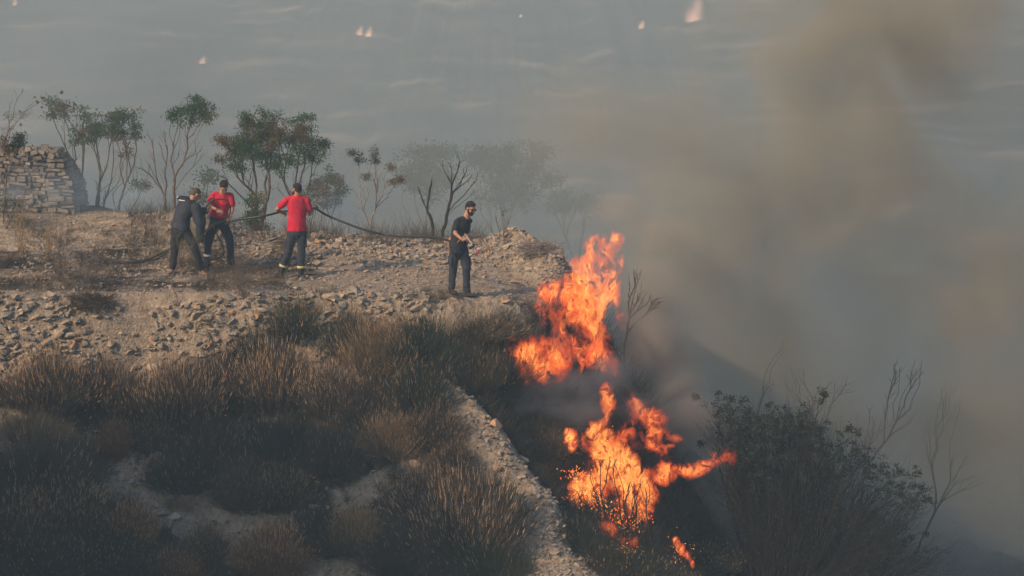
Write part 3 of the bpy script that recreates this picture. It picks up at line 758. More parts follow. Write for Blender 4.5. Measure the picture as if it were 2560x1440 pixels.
# left edge plants
tree('dark_bush', (10, 560), 5.2, [(30, 350, 28, 12, 18), (15, 372, 22, 16, 14), (50, 345, 14, 8, 8)], [(10, 420, 22, 30, 6)], 'dark leafy bush in front of the stone hut at the left edge', 'bush', seed=25, leafmats=(M_LEAFB, M_LEAFD), lm_w=(.5, .5), per=22, r_base=.014)
tree('dark_bush', (15, 580), 4.9, [(20, 510, 36, 22, 40), (40, 540, 30, 14, 16)], (), 'low dark thorn bush at the foot of the stone hut', 'bush', seed=26, leafmats=(M_LEAFD,), lm_w=(1,), per=26, leaf=.03, r_base=.012, r_tip=.003)
tree('thorn_bush', (8, 470), 7.5, [(35, 290, 22, 10, 9), (65, 285, 12, 7, 5), (15, 320, 18, 12, 6)], [(95, 250, 10, 8, 2), (60, 230, 10, 20, 3), (30, 240, 8, 40, 4)], 'hazy thorny bush with a long twig reaching right above the hut', 'bush', seed=27, leafmats=(M_LEAFB,), lm_w=(1,), per=16, leaf=.035, r_base=.012, r_tip=.003)
# thistle stalk with round seed heads
rt = at(60, 330, 7.0); root = empty('thistle_stalk', rt, 'long arching thistle stalk with round brown seed heads above the hut', 'thistle')
mb = MB(); pts = np.array([np.array(at(x, y, 7.0)) - np.array(rt) for x, y in ((10, 420), (25, 330), (60, 280), (100, 255), (135, 240), (154, 231))])
tube(mb, pts, [.006, .006, .005, .004, .003, .0025], 4)
for a_, b_ in (((60, 280), (87, 243)), ((75, 270), (94, 255)), ((90, 260), (105, 268)), ((50, 290), (52, 310))):
    tube(mb, [np.array(at(*a_, 7.0)) - np.array(rt), np.array(at(*b_, 7.0)) - np.array(rt)], .002, 3)
obj('stem', mb.mesh('stem', M_BARK), root)
for (x, y, r) in ((154, 231, 5), (94, 255, 5), (87, 243, 3), (105, 245, 3.5), (105, 268, 3.5), (52, 312, 4)):
    mb = MB(); c = np.array(at(x, y, 7.0)) - np.array(rt); n = 60
    D = rng.normal(size=(n, 3)); D /= np.linalg.norm(D, axis=1)[:, None]
    stems(mb, np.repeat(c[None], n, 0), D * r * PXM * 1.25, D * 0, .0035, 3, 1, 0, .3)
    obj('seed_head', mb.mesh('seed_head', M_LEAFB), root)

def thicket(foot, Y, ells, leafy, label, seed, n=700, name='thicket_bush', r0=.009, leaf=.042, leaf_n=15, spreadw=.16, lift=.30, bark=M_CHAR, mats=(M_LEAFD, M_LEAFB), twigs=3, wob=1.0):
    """many stems that fan out from one stool, with twigs and leaf tufts"""
    rg = np.random.default_rng(seed); b = at(foot[0], foot[1], Y); base = np.array([b.x, Y, min(b.z, float(gz(b.x, Y)) + .1)])
    root = empty(name, base, label, 'bush'); w = np.array([e[2] * e[3] for e in ells], float); w /= w.sum()
    k = rg.choice(len(ells), n, p=w); T = np.array([ell_points(E(ells[i][0], ells[i][1], Y, ells[i][2], ells[i][3]), 1, rg)[0] for i in k])
    T[:, 1] = Y + rg.normal(0, .55, n)
    mb = MB(); tips = []
    # a few dozen limbs, each split again and again
    B = base + np.stack([rg.normal(0, spreadw, n), rg.normal(0, spreadw, n), np.zeros(n)], 1)
    allP = []
    order = np.argsort(np.linalg.norm(T - base, axis=1))
    for q, i in enumerate(order):
        t = T[i]
        if len(allP) > 12 and rg.random() < .80:
            # leave a neighbouring stem part of the way up
            cand = allP[-260:]; j = min(range(len(cand)), key=lambda j: np.linalg.norm(cand[j][6] - (base + (t - base) * .55))); Q = cand[j]; s0 = rg.integers(2, 7); st = Q[s0]; dr = Q[s0 + 1] - Q[s0]; rr = r0 * (.62 - .06 * s0)
        else:
            st = B[i]; dr = (t - st) * np.array([.45, .45, .2]) + np.array([0, 0, .05]); rr = r0
        dr = dr / (np.linalg.norm(dr) + 1e-9); Lw = np.linalg.norm(t - st); s_ = np.linspace(0, 1, 9)[:, None]
        c1 = st + dr * Lw * .35; c2 = t - np.array([(t - st)[0] * .30 + rg.normal(0, .06), (t - st)[1] * .25, Lw * lift * rg.uniform(-.2, 1.1)])
        P = (1 - s_) ** 3 * st + 3 * s_ * (1 - s_) ** 2 * c1 + 3 * s_ * s_ * (1 - s_) * c2 + s_ ** 3 * t
        w_ = np.cumsum(rg.normal(0, .022, (9, 3)), axis=0); w_ -= s_ * w_[-1] + (1 - s_) * w_[0]; P += w_ * wob; P[1:-1] += rg.normal(0, .01, (7, 3)); allP.append(P)
        tube(mb, P - base, np.linspace(rr, .0034, 9), 4 if rr > .005 else 3, 0, cap=False); tips.append(t)
    A_ = np.array(allP); 
    for q in range(twigs):
        s0 = rg.integers(4, 9, len(A_)); st = A_[np.arange(len(A_)), s0] - base; d = rg.normal(0, .11, (len(A_), 3)) + (A_[:, 8] - A_[:, 5]) * .35; d[:, 2] += .07
        stems(mb, st, d, rg.normal(0, .03, d.shape), .0030, 3, 3, 0, .5); tips += list(st + base + d)
    obj('stems', mb.mesh('stems', bark), root)
    C_ = []
    for e in leafy: C_.append(ell_points(E(e[0], e[1], Y, e[2], e[3]), max(1, int(e[4] * (2.4 if n > 1000 else 1.3))), rg))
    C_ = np.concatenate(C_); tp = np.array(tips)
    # move every tuft to the nearest twig end
    for i in range(len(C_)):
        d = np.abs(tp[:, 0] - C_[i, 0]) + np.abs(tp[:, 2] - C_[i, 2]); C_[i] = tp[np.argmin(d)]
    mbl = MB(); h_ = rg.random(len(C_)) < .7
    for mi_, sel in ((0, h_), (1, ~h_)): leafset(mbl, C_[sel] - base, leaf_n, .036, leaf, rg, mi_)
    obj('foliage', mbl.mesh('foliage', list(mats)), root); return root

# ------------------------------------------------------------------ broom shrubs of the slope
M_STEM = simple('dry_broom_stems', (.028, .025, .021), (.080, .062, .046), scale=6, rough=.9, vary=.2)
M_TIP = simple('tan_seed_spikes', (.22, .14, .075), (.46, .31, .17), scale=8, rough=.9, vary=.15)
M_GREEN = simple('grey_green_stems', (.018, .027, .020), (.036, .044, .028), scale=6, rough=.9, vary=.2)
M_TANST = simple('tan_dead_stems', (.11, .08, .045), (.22, .155, .085), scale=6, rough=.9, vary=.15)
M_REDST = simple('rusty_dry_stems', (.10, .048, .028), (.19, .095, .05), scale=6, rough=.9, vary=.15)
def broom_mesh(name, seed, n=900, spread=.75, up=.75, tip=.25, lean=(0, 0), thick=.0052, curl=.25, mats=(M_STEM, M_TIP), messy=.15, branchy=3, low=0.0):
    """cushion of unit radius and height about one"""
    rg = np.random.default_rng(seed); mb = MB()
    a = rg.uniform(0, 6.283, n); el = np.arccos(1 - rg.random(n) * (1 - low) * .98) * spread
    u = np.stack([np.cos(a) * np.sin(el), np.sin(a) * np.sin(el), np.cos(el)], 1)
    B = np.stack([np.cos(a) * np.sin(el) * .28, np.sin(a) * np.sin(el) * .28, np.zeros(n) - .05], 1) * rg.uniform(.3, 1.3, n)[:, None]
    Ln = rg.uniform(.55, 1.0, n) * (1 - .12 * np.sin(el))
    D = u * Ln[:, None]; D[:, 0] += lean[0] * Ln * .5; D[:, 1] += lean[1] * Ln * .5
    D[:, 2] *= up
    bend = rg.normal(0, messy, (n, 3)); bend[:, 2] = curl * np.sin(el) * Ln + rg.normal(0, messy * .5, n)
    D[:, 2] -= bend[:, 2] * .7
    P, T = stems(mb, B, D, bend, thick, 3, 4, 0, .5)
    # twigs that leave the stems in their outer half
    for q in range(branchy):
        t = rg.uniform(.35, .85, n)[:, None]
        b = B + t * D + t * t * bend; tt = D + 2 * t * bend; tt /= np.linalg.norm(tt, axis=1)[:, None]
        d = (tt + rg.normal(0, .50, (n, 3))) * rg.uniform(.10, .24, n)[:, None]; d[:, 2] += .04
        P2, T2 = stems(mb, b, d, rg.normal(0, .03, (n, 3)) + np.array([0, 0, .03]), thick * .6, 3, 2, 0, .4)
        if tip > 0:
            k = rg.random(n) < tip * .35
            stems(mb, P2[k] - T2[k] * .01, T2[k] * .055 + np.array([0, 0, .02]), T2[k] * 0, thick * 1.35, 3, 1, 1, .35)
    if tip > 0:
        k = rg.random(n) < tip
        stems(mb, P[k] - T[k] * .02, T[k] * .05 + np.array([0, 0, .02]), T[k] * 0, thick * 1.3, 3, 2, 1, .3)
    return mb.mesh(name, list(mats))
BR = {
 'tan': [broom_mesh('stems', 31, 1100, .80, .85, .40, mats=(M_STEM, M_TIP)), broom_mesh('stems', 32, 1000, .9, .75, .3, (.2, 0), mats=(M_STEM, M_TIP))],
 'dark': [broom_mesh('stems', 33, 1200, .85, .8, .08, mats=(M_STEM, M_TIP), messy=.12), broom_mesh('stems', 34, 1200, .95, .7, .05, (-.2, 0), mats=(M_GREEN, M_TIP), messy=.12)],
 'green': [broom_mesh('stems', 35, 1200, .9, .8, .10, mats=(M_GREEN, M_TIP)), broom_mesh('stems', 36, 1200, .8, .9, .16, (.2, 0), mats=(M_GREEN, M_TIP))],
 'pale': [broom_mesh('stems', 37, 1100, .85, .75, .3, (.1, 0), mats=(M_TANST, M_TIP), curl=.4), broom_mesh('stems', 38, 900, .8, .85, .5, mats=(M_TANST, M_TIP), curl=.35)],
 'rust': [broom_mesh('stems', 39, 1300, .6, 1.0, .35, mats=(M_REDST, M_TIP), curl=.1, messy=.06), broom_mesh('stems', 40, 1000, .75, .9, .2, mats=(M_REDST, M_TIP), messy=.1)],
 'wind': [broom_mesh('stems', 41, 1100, .75, .55, .1, (.9, -.1), mats=(M_STEM, M_TIP), curl=.1, messy=.08), broom_mesh('stems', 42, 1100, .8, .55, .05, (.8, 0), mats=(M_TANST, M_TIP), curl=.1)],
 'dead': [broom_mesh('stems', 43, 260, 1.0, .6, .0, (.3, 0), mats=(M_TANST, M_TIP), curl=.3, messy=.22, thick=.006, branchy=3), broom_mesh('stems', 44, 300, 1.1, .5, .0, (-.4, 0), mats=(M_STEM, M_TIP), curl=.2, messy=.25, thick=.006, branchy=3)],
}
NSH = 0
def shrub(kind, cx, cy, w, h, label, var=0, name='broom_bush', cat='bush', group=None, rz=None):
    """bush whose outline in the photograph is about w by h pixels round cx, cy"""
    global NSH
    g = hit(cx, cy + h * .42)
    o = bpy.data.objects.new(name, BR[kind][var]); COL.objects.link(o)
    sx = w * .5 * PXM * 1.2; szz = h * PXM * 1.15
    o.location = (g.x, g.y + .12, g.z - .04); o.scale = (sx, max(sx * .75, .15), szz)
    o.rotation_euler = (0, 0, (rz if rz is not None else 0) + (0 if kind in ('wind', 'dead') else rnd.uniform(-.6, .6)))
    tag(o, label, cat, group); NSH += 1
    return o
SH = [
 # kind, cx, cy, w, h, label, var
 ('tan', 120, 955, 220, 190, 'large tan tipped broom bush below the bank at the left edge', 0),
 ('tan', 250, 950, 190, 190, 'tan tipped broom bush just right of the leftmost bush under the bank', 1),
 ('dark', 330, 1000, 170, 150, 'dark bush in the hollow between the two tan bushes on the left', 0),
 ('tan', 440, 985, 210, 220, 'upright broom bush full of pale spikes below the sunlit bank', 0),
 ('tan', 545, 930, 180, 160, 'brown broom bush against the foot of the sunlit bank', 1),
 ('green', 640, 880, 170, 150, 'olive bush under the stony bank, left of the big round bush', 0),
 ('tan', 690, 940, 190, 210, 'tall brown broom bush left of the big round one', 0),
 ('green', 745, 810, 170, 120, 'olive scrub on the lip of the terrace below the man with his back turned', 1),
 ('pale', 950, 850, 210, 190, 'big round fawn broom bush with drooping stems in the middle of the slope', 0),
 ('green', 865, 850, 150, 160, 'olive bush against the left side of the big round fawn bush', 1),
 ('dark', 1075, 845, 220, 190, 'dark bush against the right side of the big round fawn bush', 1),
 ('wind', 1195, 805, 190, 110, 'windswept bush leaning right below the boots of the man with the lance', 0),
 ('green', 1240, 850, 130, 90, 'dark green bush touching the left edge of the upper flames', 0),
 ('dark', 1265, 905, 170, 150, 'blackish bush at the lower left of the low reddish flames', 1),
 ('dark', 1180, 910, 180, 150, 'blackish bush below the windswept bush', 0),
 ('tan', 830, 970, 170, 170, 'bush with many pale spikes under the big round fawn bush', 0),
 ('dark', 930, 1010, 180, 160, 'shadowy bush in the centre of the slope', 0),
 ('green', 1040, 980, 170, 150, 'grey green bush above the top of the pale stony rib', 1),
 ('tan', 1080, 1060, 170, 140, 'brown bush left of the top of the pale stony rib', 1),
 ('dark', 700, 1090, 190, 170, 'dark bush right of the scree patch in the hollow', 1),
 ('dark', 540, 1110, 190, 160, 'dark bush left of the scree patch in the hollow', 0),
 ('dark', 830, 1120, 190, 150, 'dark low bush above the grey gravel patch', 0),
 ('pale', 980, 1090, 180, 130, 'dead fawn bush with crossed stems in the centre of the slope', 1),
 ('rust', 285, 1110, 100, 120, 'small rusty bush above the upper end of the track', 1),
 ('green', 450, 1170, 180, 130, 'grey green bush above the middle of the track', 0),
 ('tan', 360, 1080, 130, 110, 'thin brown bush between the scattered stones on the left', 1),
 ('dark', 610, 1210, 170, 150, 'dark bush just above the fallen straw by the track', 0),
 ('tan', 700, 1220, 150, 140, 'brown bush left of the grey gravel patch', 0),
 ('dark', 800, 1320, 200, 150, 'dark bush below the grey gravel patch', 1),
 ('pale', 885, 1330, 140, 130, 'straggly fawn bush left of the large lower bush', 1),
 ('tan', 1060, 1250, 190, 190, 'large reddish brown bush at the left of the lower clump', 0),
 ('tan', 1170, 1290, 260, 250, 'largest tan tipped bush of the lower clump, left of the stony rib', 0),
 ('green', 1225, 1270, 140, 180, 'olive bush against the stony rib in the lower clump', 1),
 ('dark', 1020, 1370, 220, 150, 'dark bush at the bottom under the largest tan tipped bush', 0),
 ('dark', 1235, 1400, 190, 160, 'dark bush at the bottom beside the stony rib', 1),
 ('dark', 1150, 1420, 160, 100, 'dark bush in the middle of the bottom edge', 0),
 ('tan', 1130, 1140, 120, 100, 'sparse brown bush on the upper part of the stony rib', 1),
 ('rust', 680, 1400, 220, 150, 'dense rusty grass clump at the bottom in front of the track', 0),
 ('tan', 510, 1360, 110, 130, 'thin spiky bush standing on the lower track', 0),
 ('dark', 90, 1170, 300, 230, 'very dark tall broom clump at the left edge above the bottom corner', 0),
 ('dark', 195, 1130, 150, 130, 'dark feathery bush leaning over the track', 1),
 ('wind', 60, 1050, 180, 130, 'feathery brown bush at the left edge over the dark clump', 1),
 ('tan', 150, 1270, 240, 170, 'spiky brown clump in front of the very dark one', 0),
 ('tan', 30, 1300, 180, 190, 'spiky brown clump at the left edge near the bottom corner', 1),
 ('green', 120, 1390, 220, 120, 'low yellow green bush in the bottom left corner', 0),
 ('green', 260, 1390, 220, 130, 'low yellow green bush right of the bottom left corner', 1),
 ('rust', 330, 1340, 140, 130, 'rusty grass clump at the lower edge of the track', 0),
 ('rust', 420, 1420, 160, 90, 'rusty grass clump at the bottom between the low green bush and the spiky bush', 1),
 ('dead', 660, 1240, 160, 60, 'scattered fallen stems below the dark bushes', 1),
]
for s_ in SH:
    if s_[5]: shrub(*s_)
def brush_heap(px, py, rx, ry, Y, n, label, seed, dirx=1.0, mat=M_BARKG):
    rg = np.random.default_rng(seed); c = at(px, py, Y); c = np.array([c.x, Y, c.z]); k = PXM
    root = empty('brush_heap', (c[0], c[1], float(gz(c[0], c[1]))), label, 'brush heap'); o_ = np.array(root.location); mb = MB()
    u = rg.normal(size=(n, 3)); u /= np.linalg.norm(u, axis=1)[:, None]; B = c + u * np.array([rx * k, .3, ry * k]) * (rg.random(n) ** .4)[:, None] * .8
    D = np.stack([rg.normal(dirx, .5, n), rg.normal(0, .4, n), rg.normal(-.15, .38, n)], 1); D /= np.linalg.norm(D, axis=1)[:, None]; D *= rg.uniform(.2, .55, n)[:, None]
    P, T = stems(mb, B - o_ - D * .5, D, rg.normal(0, .06, D.shape), rg.uniform(.003, .009, n), 4, 4, 0, .4)
    for q in range(2):
        t = rg.uniform(.4, .9, n)[:, None]; d = D * .35 + rg.normal(0, .07, D.shape); d[:, 2] += .03
        stems(mb, B - o_ - D * .5 + D * t, d, rg.normal(0, .02, D.shape), .003, 3, 2, 0, .4)
    obj('branches', mb.mesh('branches', mat), root); return root
brush_heap(1345, 625, 55, 26, 2.7, 240, 'heap of grey dead brush on top of the rubble ridge by the flames', 92)
h_ = hit(225, 765); brush_heap(225, 752, 70, 20, h_.y - .05, 200, 'heap of cut brown brush lying on the sunlit bank', 93, .8, M_STEM)
h_ = hit(1400, 1150); brush_heap(1390, 1115, 75, 50, h_.y, 200, 'tangle of pale dead branches beside the lower flames', 94, -.4, M_TANST)
h_ = hit(455, 1275); brush_heap(455, 1262, 60, 12, h_.y, 50, 'sheaf of fallen straw coloured stems at the upper edge of the track', 95, 1.2, M_TANST)
h_ = hit(600, 1235)
# low dry twigs and grass of the terrace and slope, too many to count
def grass(name, n, region, hgt, mats, seed, thick=.0022, fn=None, lab='', lean=.35, bunch=5):
    rg = np.random.default_rng(seed); x0, x1, y0, y1 = region; mb = MB()
    m_ = n // bunch
    cx = rg.uniform(x0, x1, m_ * 6); cy_ = rg.uniform(y0, y1, m_ * 6)
    w = fn(cx, cy_) if fn else np.ones(len(cx)); k = rg.random(len(cx)) < w; cx = cx[k][:m_]; cy_ = cy_[k][:m_]
    for mi in range(len(mats)):
        X = np.repeat(cx[mi::len(mats)], bunch); Y = np.repeat(cy_[mi::len(mats)], bunch)
        X = X + rg.normal(0, .025, len(X)); Y = Y + rg.normal(0, .025, len(Y)); Z = gz(X, Y) - .01
        h = hgt * rg.uniform(.35, 1.2, len(X)); D = np.stack([rg.normal(0, lean, len(X)), rg.normal(0, lean, len(X)), np.ones(len(X))], 1) * h[:, None]
        stems(mb, np.stack([X, Y, Z], 1), D, rg.normal(0, .25, D.shape) * h[:, None], thick, 3, 2, mi, .3)
    o = obj(name, mb.mesh(name, list(mats))); tag(o, lab, 'grass', kind='stuff'); return o
pat = lambda s, lo, hi, sd_: (lambda x, y: sstep(lo, hi, fbm(x + sd_, y * .7, s, 3)))
grass('dry_grass', 6500, (-9.6, -4.2, .2, 5.0), .16, (M_TANST, M_STEM), 51, fn=pat(.9, -.15, .35, 2), lab='dry grass and twigs strewn over the left of the terrace')
grass('dry_grass', 3500, (-9.6, -4.0, 2.5, 6.5), .28, (M_TANST, M_STEM, M_GREEN), 52, fn=pat(1.1, .0, .4, 8), lab='taller dry grass in front of the stone hut')
grass('dry_grass', 2600, (-5.5, 1.0, 4.8, 7.2), .34, (M_TANST, M_STEM, M_GREEN), 53, fn=pat(1.0, -.05, .4, 5), lab='dry grass growing behind the rubble ridge')
grass('dry_grass', 3000, (-4.2, 1.1, -.6, .5), .12, (M_TANST, M_GREEN, M_STEM), 54, fn=pat(1.3, -.1, .35, 12), lab='dry grass along the lip of the terrace')
def slopefn(x, y):
    xs = np.interp(y, [-8, -4.8, -3.5, -2.3, -1.4, -.7], [2.0, 1.13, .62, -.25, -.90, -.35])
    yp = np.interp(x, [-12, -8, -5.5, -2.8, 0], [-2.3, -2.6, -3.40, -4.75, -5.8])
    return sstep(-.35, .1, fbm(x, y, .8, 3)) * (1 - np.exp(-((x + 2.6) / .5) ** 2 - ((y + 2.9) / .45) ** 2)) * sstep(-.85, -1.35, x - xs + .3 * fbm(x, y, 2.1, 3)) * (1 - .97 * np.exp(-((y - yp - .05) / .66) ** 4) * sstep(-1.8, -3, x))
grass('slope_grass', 15000, (-9.8, 2.2, -7, -.9), .26, (M_STEM, M_GREEN, M_TANST, M_REDST), 55, fn=slopefn, lab='dry stalks growing all over the slope between the bushes')
grass('flank_scrub', 26000, (-.8, 3.2, -6, 2.2), .36, (M_STEM, M_GREEN, M_STEM), 58, fn=lambda x, y: sstep(.0, .35, x - np.interp(y, [-8, -4.8, -3.5, -2.3, -1.4, -.7, 0, 1, 2.5], [2.0, 1.13, .62, -.25, -.90, -.35, .55, .8, 1.05])), lab='scorched dark scrub covering the flank of the gully', thick=.004, bunch=26, lean=.5)
grass('gully_scrub', 5000, (1.5, 6.5, -5, 5), .22, (M_STEM, M_GREEN, M_STEM), 56, fn=pat(.6, .0, .4, 3), lab='scorched low scrub on the floor of the gully')

grass('slope_scrub', 40000, (-9.8, 2.0, -7, -.95), .30, (M_STEM, M_GREEN, M_STEM, M_GREEN, M_STEM, M_TANST), 57, fn=slopefn, lab='dense low scrub filling the slope between the larger bushes', thick=.004, bunch=28, lean=.5)
# small leafy twig plant in front of the bending men
tree('twiggy_shrub', (446, 732), .25, [(430, 600, 25, 10, 12), (470, 600, 30, 12, 16), (500, 590, 25, 10, 10), (530, 560, 12, 10, 5), (440, 620, 30, 14, 12)], [(430, 640, 30, 20, 6)],
     'thin thorny sapling standing in front of the bending men', 'sapling', seed=61, leafmats=(M_LEAFM,), lm_w=(1,), per=9, leaf=.022, lrad=.03, r_tip=.0022, r_base=.009, bark=M_BARK, angle=.1)
thicket((604, 738), .2, [(600, 660, 30, 30), (606, 700, 24, 24), (590, 690, 20, 20)], [(600, 655, 26, 26, 16), (606, 690, 24, 24, 14)], 'wispy olive shrub on the terrace lip right of the bending men', 64, n=70, name='wispy_shrub', r0=.004, leaf=.022, leaf_n=9, spreadw=.03, bark=M_BARK, mats=(M_LEAFD, M_LEAFB), twigs=3)
thicket((150, 690), 1.2, [(150, 650, 26, 26), (160, 670, 20, 18)], [(150, 650, 20, 20, 4)], 'small dry bare shrub on the terrace at the left', 65, n=60, name='dry_shrub', r0=.004, leaf=.02, leaf_n=5, spreadw=.03, bark=M_BARK, twigs=3)
thicket((215, 690), 1.0, [(225, 655, 30, 26), (245, 640, 26, 20)], [(230, 650, 20, 20, 3)], 'small dry shrub leaning right beside the hose on the ground', 66, n=50, name='dry_shrub', r0=.004, leaf=.02, leaf_n=5, spreadw=.03, bark=M_BARK, twigs=3)
thicket((52, 610), 3.6, [(50, 520, 26, 40), (80, 540, 26, 30), (30, 540, 22, 30)], [(50, 500, 10, 10, 3)], 'tall straw coloured stalks in front of the stone hut', 67, n=34, name='dry_stalks', r0=.005, leaf=.02, leaf_n=5, spreadw=.05, bark=M_TANST, twigs=1)
thicket((118, 615), 3.4, [(115, 560, 20, 30), (140, 560, 24, 24)], [(120, 540, 10, 10, 3)], 'short straw coloured stalks right of the tall ones by the hut', 68, n=26, name='dry_stalks', r0=.005, leaf=.02, leaf_n=5, spreadw=.05, bark=M_TANST, twigs=1)
tree('leafy_shrub', (545, 890), -.9, [(530, 790, 35, 20, 16), (520, 830, 35, 20, 14), (560, 810, 25, 20, 10)], (), 'thin green shrub in front of the sunlit bank', 'shrub', seed=62, leafmats=(M_LEAFG,), lm_w=(1,), per=12, leaf=.022, lrad=.04, r_tip=.0025, r_base=.009)
tree('leafy_shrub', (1310, 850), .0, [(1345, 822, 20, 14, 22), (1310, 830, 22, 10, 16)], (), 'green leafy twig in front of the foot of the tall flames', 'shrub', seed=63, leafmats=(M_LEAFD,), lm_w=(1,), per=22, leaf=.035, lrad=.035, r_tip=.003, r_base=.01)

# ------------------------------------------------------------------ right hand bush
RY = 0.6
bush_leaf = [(1800, 1010, 40, 20, 8), (1860, 1040, 60, 40, 22), (1930, 1050, 60, 40, 28), (2000, 1060, 50, 40, 22), (1850, 1110, 70, 50, 40), (1950, 1120, 90, 60, 50), (2060, 1110, 60, 40, 22),
             (2130, 1080, 25, 25, 8), (1900, 1180, 70, 50, 30), (2080, 1180, 70, 50, 24), (2170, 1160, 50, 40, 16), (2230, 1220, 60, 50, 16), (2290, 1250, 50, 50, 12), (2200, 1330, 90, 50, 20), (2120, 1400, 120, 40, 24), (2280, 1370, 70, 50, 10),
             (2090, 995, 12, 8, 3), (2060, 1005, 10, 8, 2), (1745, 1010, 14, 8, 3), (1740, 1130, 14, 8, 3), (2280, 1180, 20, 8, 3), (2320, 1240, 12, 20, 3)]
bush_bare = [(1900, 1100, 130, 80, 110), (2050, 1180, 150, 90, 150), (2200, 1280, 130, 100, 130), (2150, 1380, 160, 60, 100), (2300, 1400, 100, 60, 36), (1840, 1220, 60, 80, 24), (1800, 1080, 50, 60, 20)]
thicket((1950, 1490), RY, [(1900, 1110, 130, 90), (2050, 1180, 150, 100), (2200, 1290, 130, 100), (2150, 1380, 190, 70), (2300, 1410, 110, 50), (1850, 1230, 70, 80), (1800, 1080, 50, 60), (1960, 1280, 150, 110), (2000, 1050, 90, 40)], bush_leaf,
    'big dark dome shaped bush with leaf tufts at the lower right', 71, mats=(M_LEAFK, M_LEAFD), n=1700, r0=.013, leaf=.056, leaf_n=22, lift=.12, twigs=4, spreadw=.12, wob=1.6)
for (fx, fy, Y, bare, lab, sd_) in (
        (1560, 800, 2.4, [(1590, 690, 25, 30, 8), (1600, 740, 40, 20, 14), (1640, 755, 30, 18, 12)], 'thin charred branches in smoke right of the tall flames', 75),
        (1960, 1180, 11.0, [(1990, 950, 40, 50, 14), (2060, 1000, 40, 60, 14), (2110, 960, 40, 30, 8)], 'faint bare tree in smoke behind the big dark bush', 72),
        (2150, 1240, 11.0, [(2240, 930, 30, 50, 10), (2290, 930, 30, 40, 10), (2250, 1020, 60, 50, 16), (2180, 1060, 50, 60, 14)], 'faint bare tree in smoke with the highest twigs on the right', 73),
        (2250, 1290, 11.0, [(2370, 1000, 40, 50, 14), (2340, 1080, 50, 60, 16), (2400, 1150, 40, 30, 8), (2420, 1200, 50, 20, 6)], 'faint bare tree in smoke farthest to the right', 74),
        (1880, 1060, 10.5, [(1960, 860, 20, 30, 4), (1920, 960, 30, 50, 8)], 'faint leaning bare tree in smoke left of the others on the right', 76)):
    tree('bare_tree', (fx, fy), Y, (), bare, lab, seed=sd_, bark=M_CHAR, r_tip=.0042, r_base=.024, step=.1, wig=.012, angle=.1, upw=.2, tipdens=3.2)
# ------------------------------------------------------------------ people
M_SKIN = simple('tanned_skin', (.26, .135, .085), (.33, .18, .12), scale=6, rough=.55, spec=.3)
M_HAIR = simple('black_hair', (.010, .009, .009), (.025, .02, .018), scale=60, rough=.8, bump=.8, bscale=120)
M_STUB = simple('cropped_hair', (.05, .035, .03), (.08, .055, .045), scale=60, rough=.9)
M_RED = simple('red_cotton', (.28, .006, .026), (.42, .012, .038), scale=5, rough=.85, bump=.35, bscale=14)
M_NAVY = simple('navy_workwear', (.014, .019, .032), (.026, .032, .048), scale=6, rough=.85, bump=.5, bscale=16)
M_BLACK = simple('black_cotton', (.012, .013, .017), (.020, .021, .027), scale=6, rough=.85, bump=.4, bscale=16)
M_JACKET = simple('dark_blue_jacket', (.014, .018, .028), (.024, .030, .044), scale=5, rough=.75, bump=.5, bscale=12)
M_BOOT = simple('black_boot_leather', (.012, .011, .012), (.03, .026, .024), scale=10, rough=.6)
M_TANSH = simple('tan_shoe', (.14, .09, .06), (.26, .17, .11), scale=10, rough=.8)
M_BANDY = simple('yellow_reflective_band', (.36, .33, .12), (.44, .41, .16), scale=20, rough=.5)
M_BANDG = simple('grey_reflective_band', (.22, .24, .25), (.3, .32, .33), scale=20, rough=.5)
M_WHITE = simple('white_trim', (.7, .7, .7), rough=.6)
M_LENS = simple('dark_lens', (.02, .012, .01), rough=.12, spec=.6)
M_EYE = simple('dark_eye', (.03, .02, .015), rough=.2)
M_LIP = simple('lips', (.26, .10, .08), rough=.5)
M_BELT = simple('tan_belt', (.22, .15, .08), rough=.7)
_bm = bmesh.new(); bmesh.ops.create_icosphere(_bm, subdivisions=3, radius=1.0)
SV = np.array([v.co[:] for v in _bm.verts]); SF = np.array([[v.index for v in f.verts] for f in _bm.faces]); _bm.free()
A3 = lambda v: np.array(v, float)
def nrm(v): v = A3(v); return v / (np.linalg.norm(v) + 1e-9)
class Org(MB):
    def ball(s, c, r, fr=None):
        V = SV * (A3(r) if np.ndim(r) else np.full(3, r))
        if fr is not None: V = V @ np.array(fr)
        s.add(V + A3(c), SF)
    def cap(s, a, b, ra, rb):
        a = A3(a); b = A3(b); t = np.linspace(0, 1, 5)[:, None]
        tube(s, a + (b - a) * t, ra + (rb - ra) * t[:, 0], 14); s.ball(a, ra); s.ball(b, rb)
    def loft(s, P, rx, ry, side, n=22):
        P = A3(P); m_ = len(P); T = np.gradient(P, axis=0); T /= np.linalg.norm(T, axis=1)[:, None]
        side = np.broadcast_to(A3(side), P.shape)
        U = side - (side * T).sum(1)[:, None] * T; U /= np.linalg.norm(U, axis=1)[:, None]; W = np.cross(T, U)
        a = np.arange(n) * 2 * np.pi / n; ca = np.cos(a); sa = np.sin(a)
        V = P[:, None] + (A3(rx)[:, None] * ca)[:, :, None] * U[:, None] + (A3(ry)[:, None] * sa)[:, :, None] * W[:, None]
        i = np.arange(m_ - 1)[:, None] * n; j = np.arange(n)[None]; k = (j + 1) % n
        V = V.reshape(-1, 3); V = np.concatenate([V, P[:1], P[-1:]])
        s.add(V, np.stack([i + j, i + k, i + n + k, i + n + j], -1).reshape(-1, 4))
        q = np.arange(n); q2 = (q + 1) % n; e = m_ * n
        s.add(V, np.stack([q * 0 + e, q2, q], -1)); s.add(V, np.stack([q * 0 + e + 1, e - n + q, e - n + q2], -1))
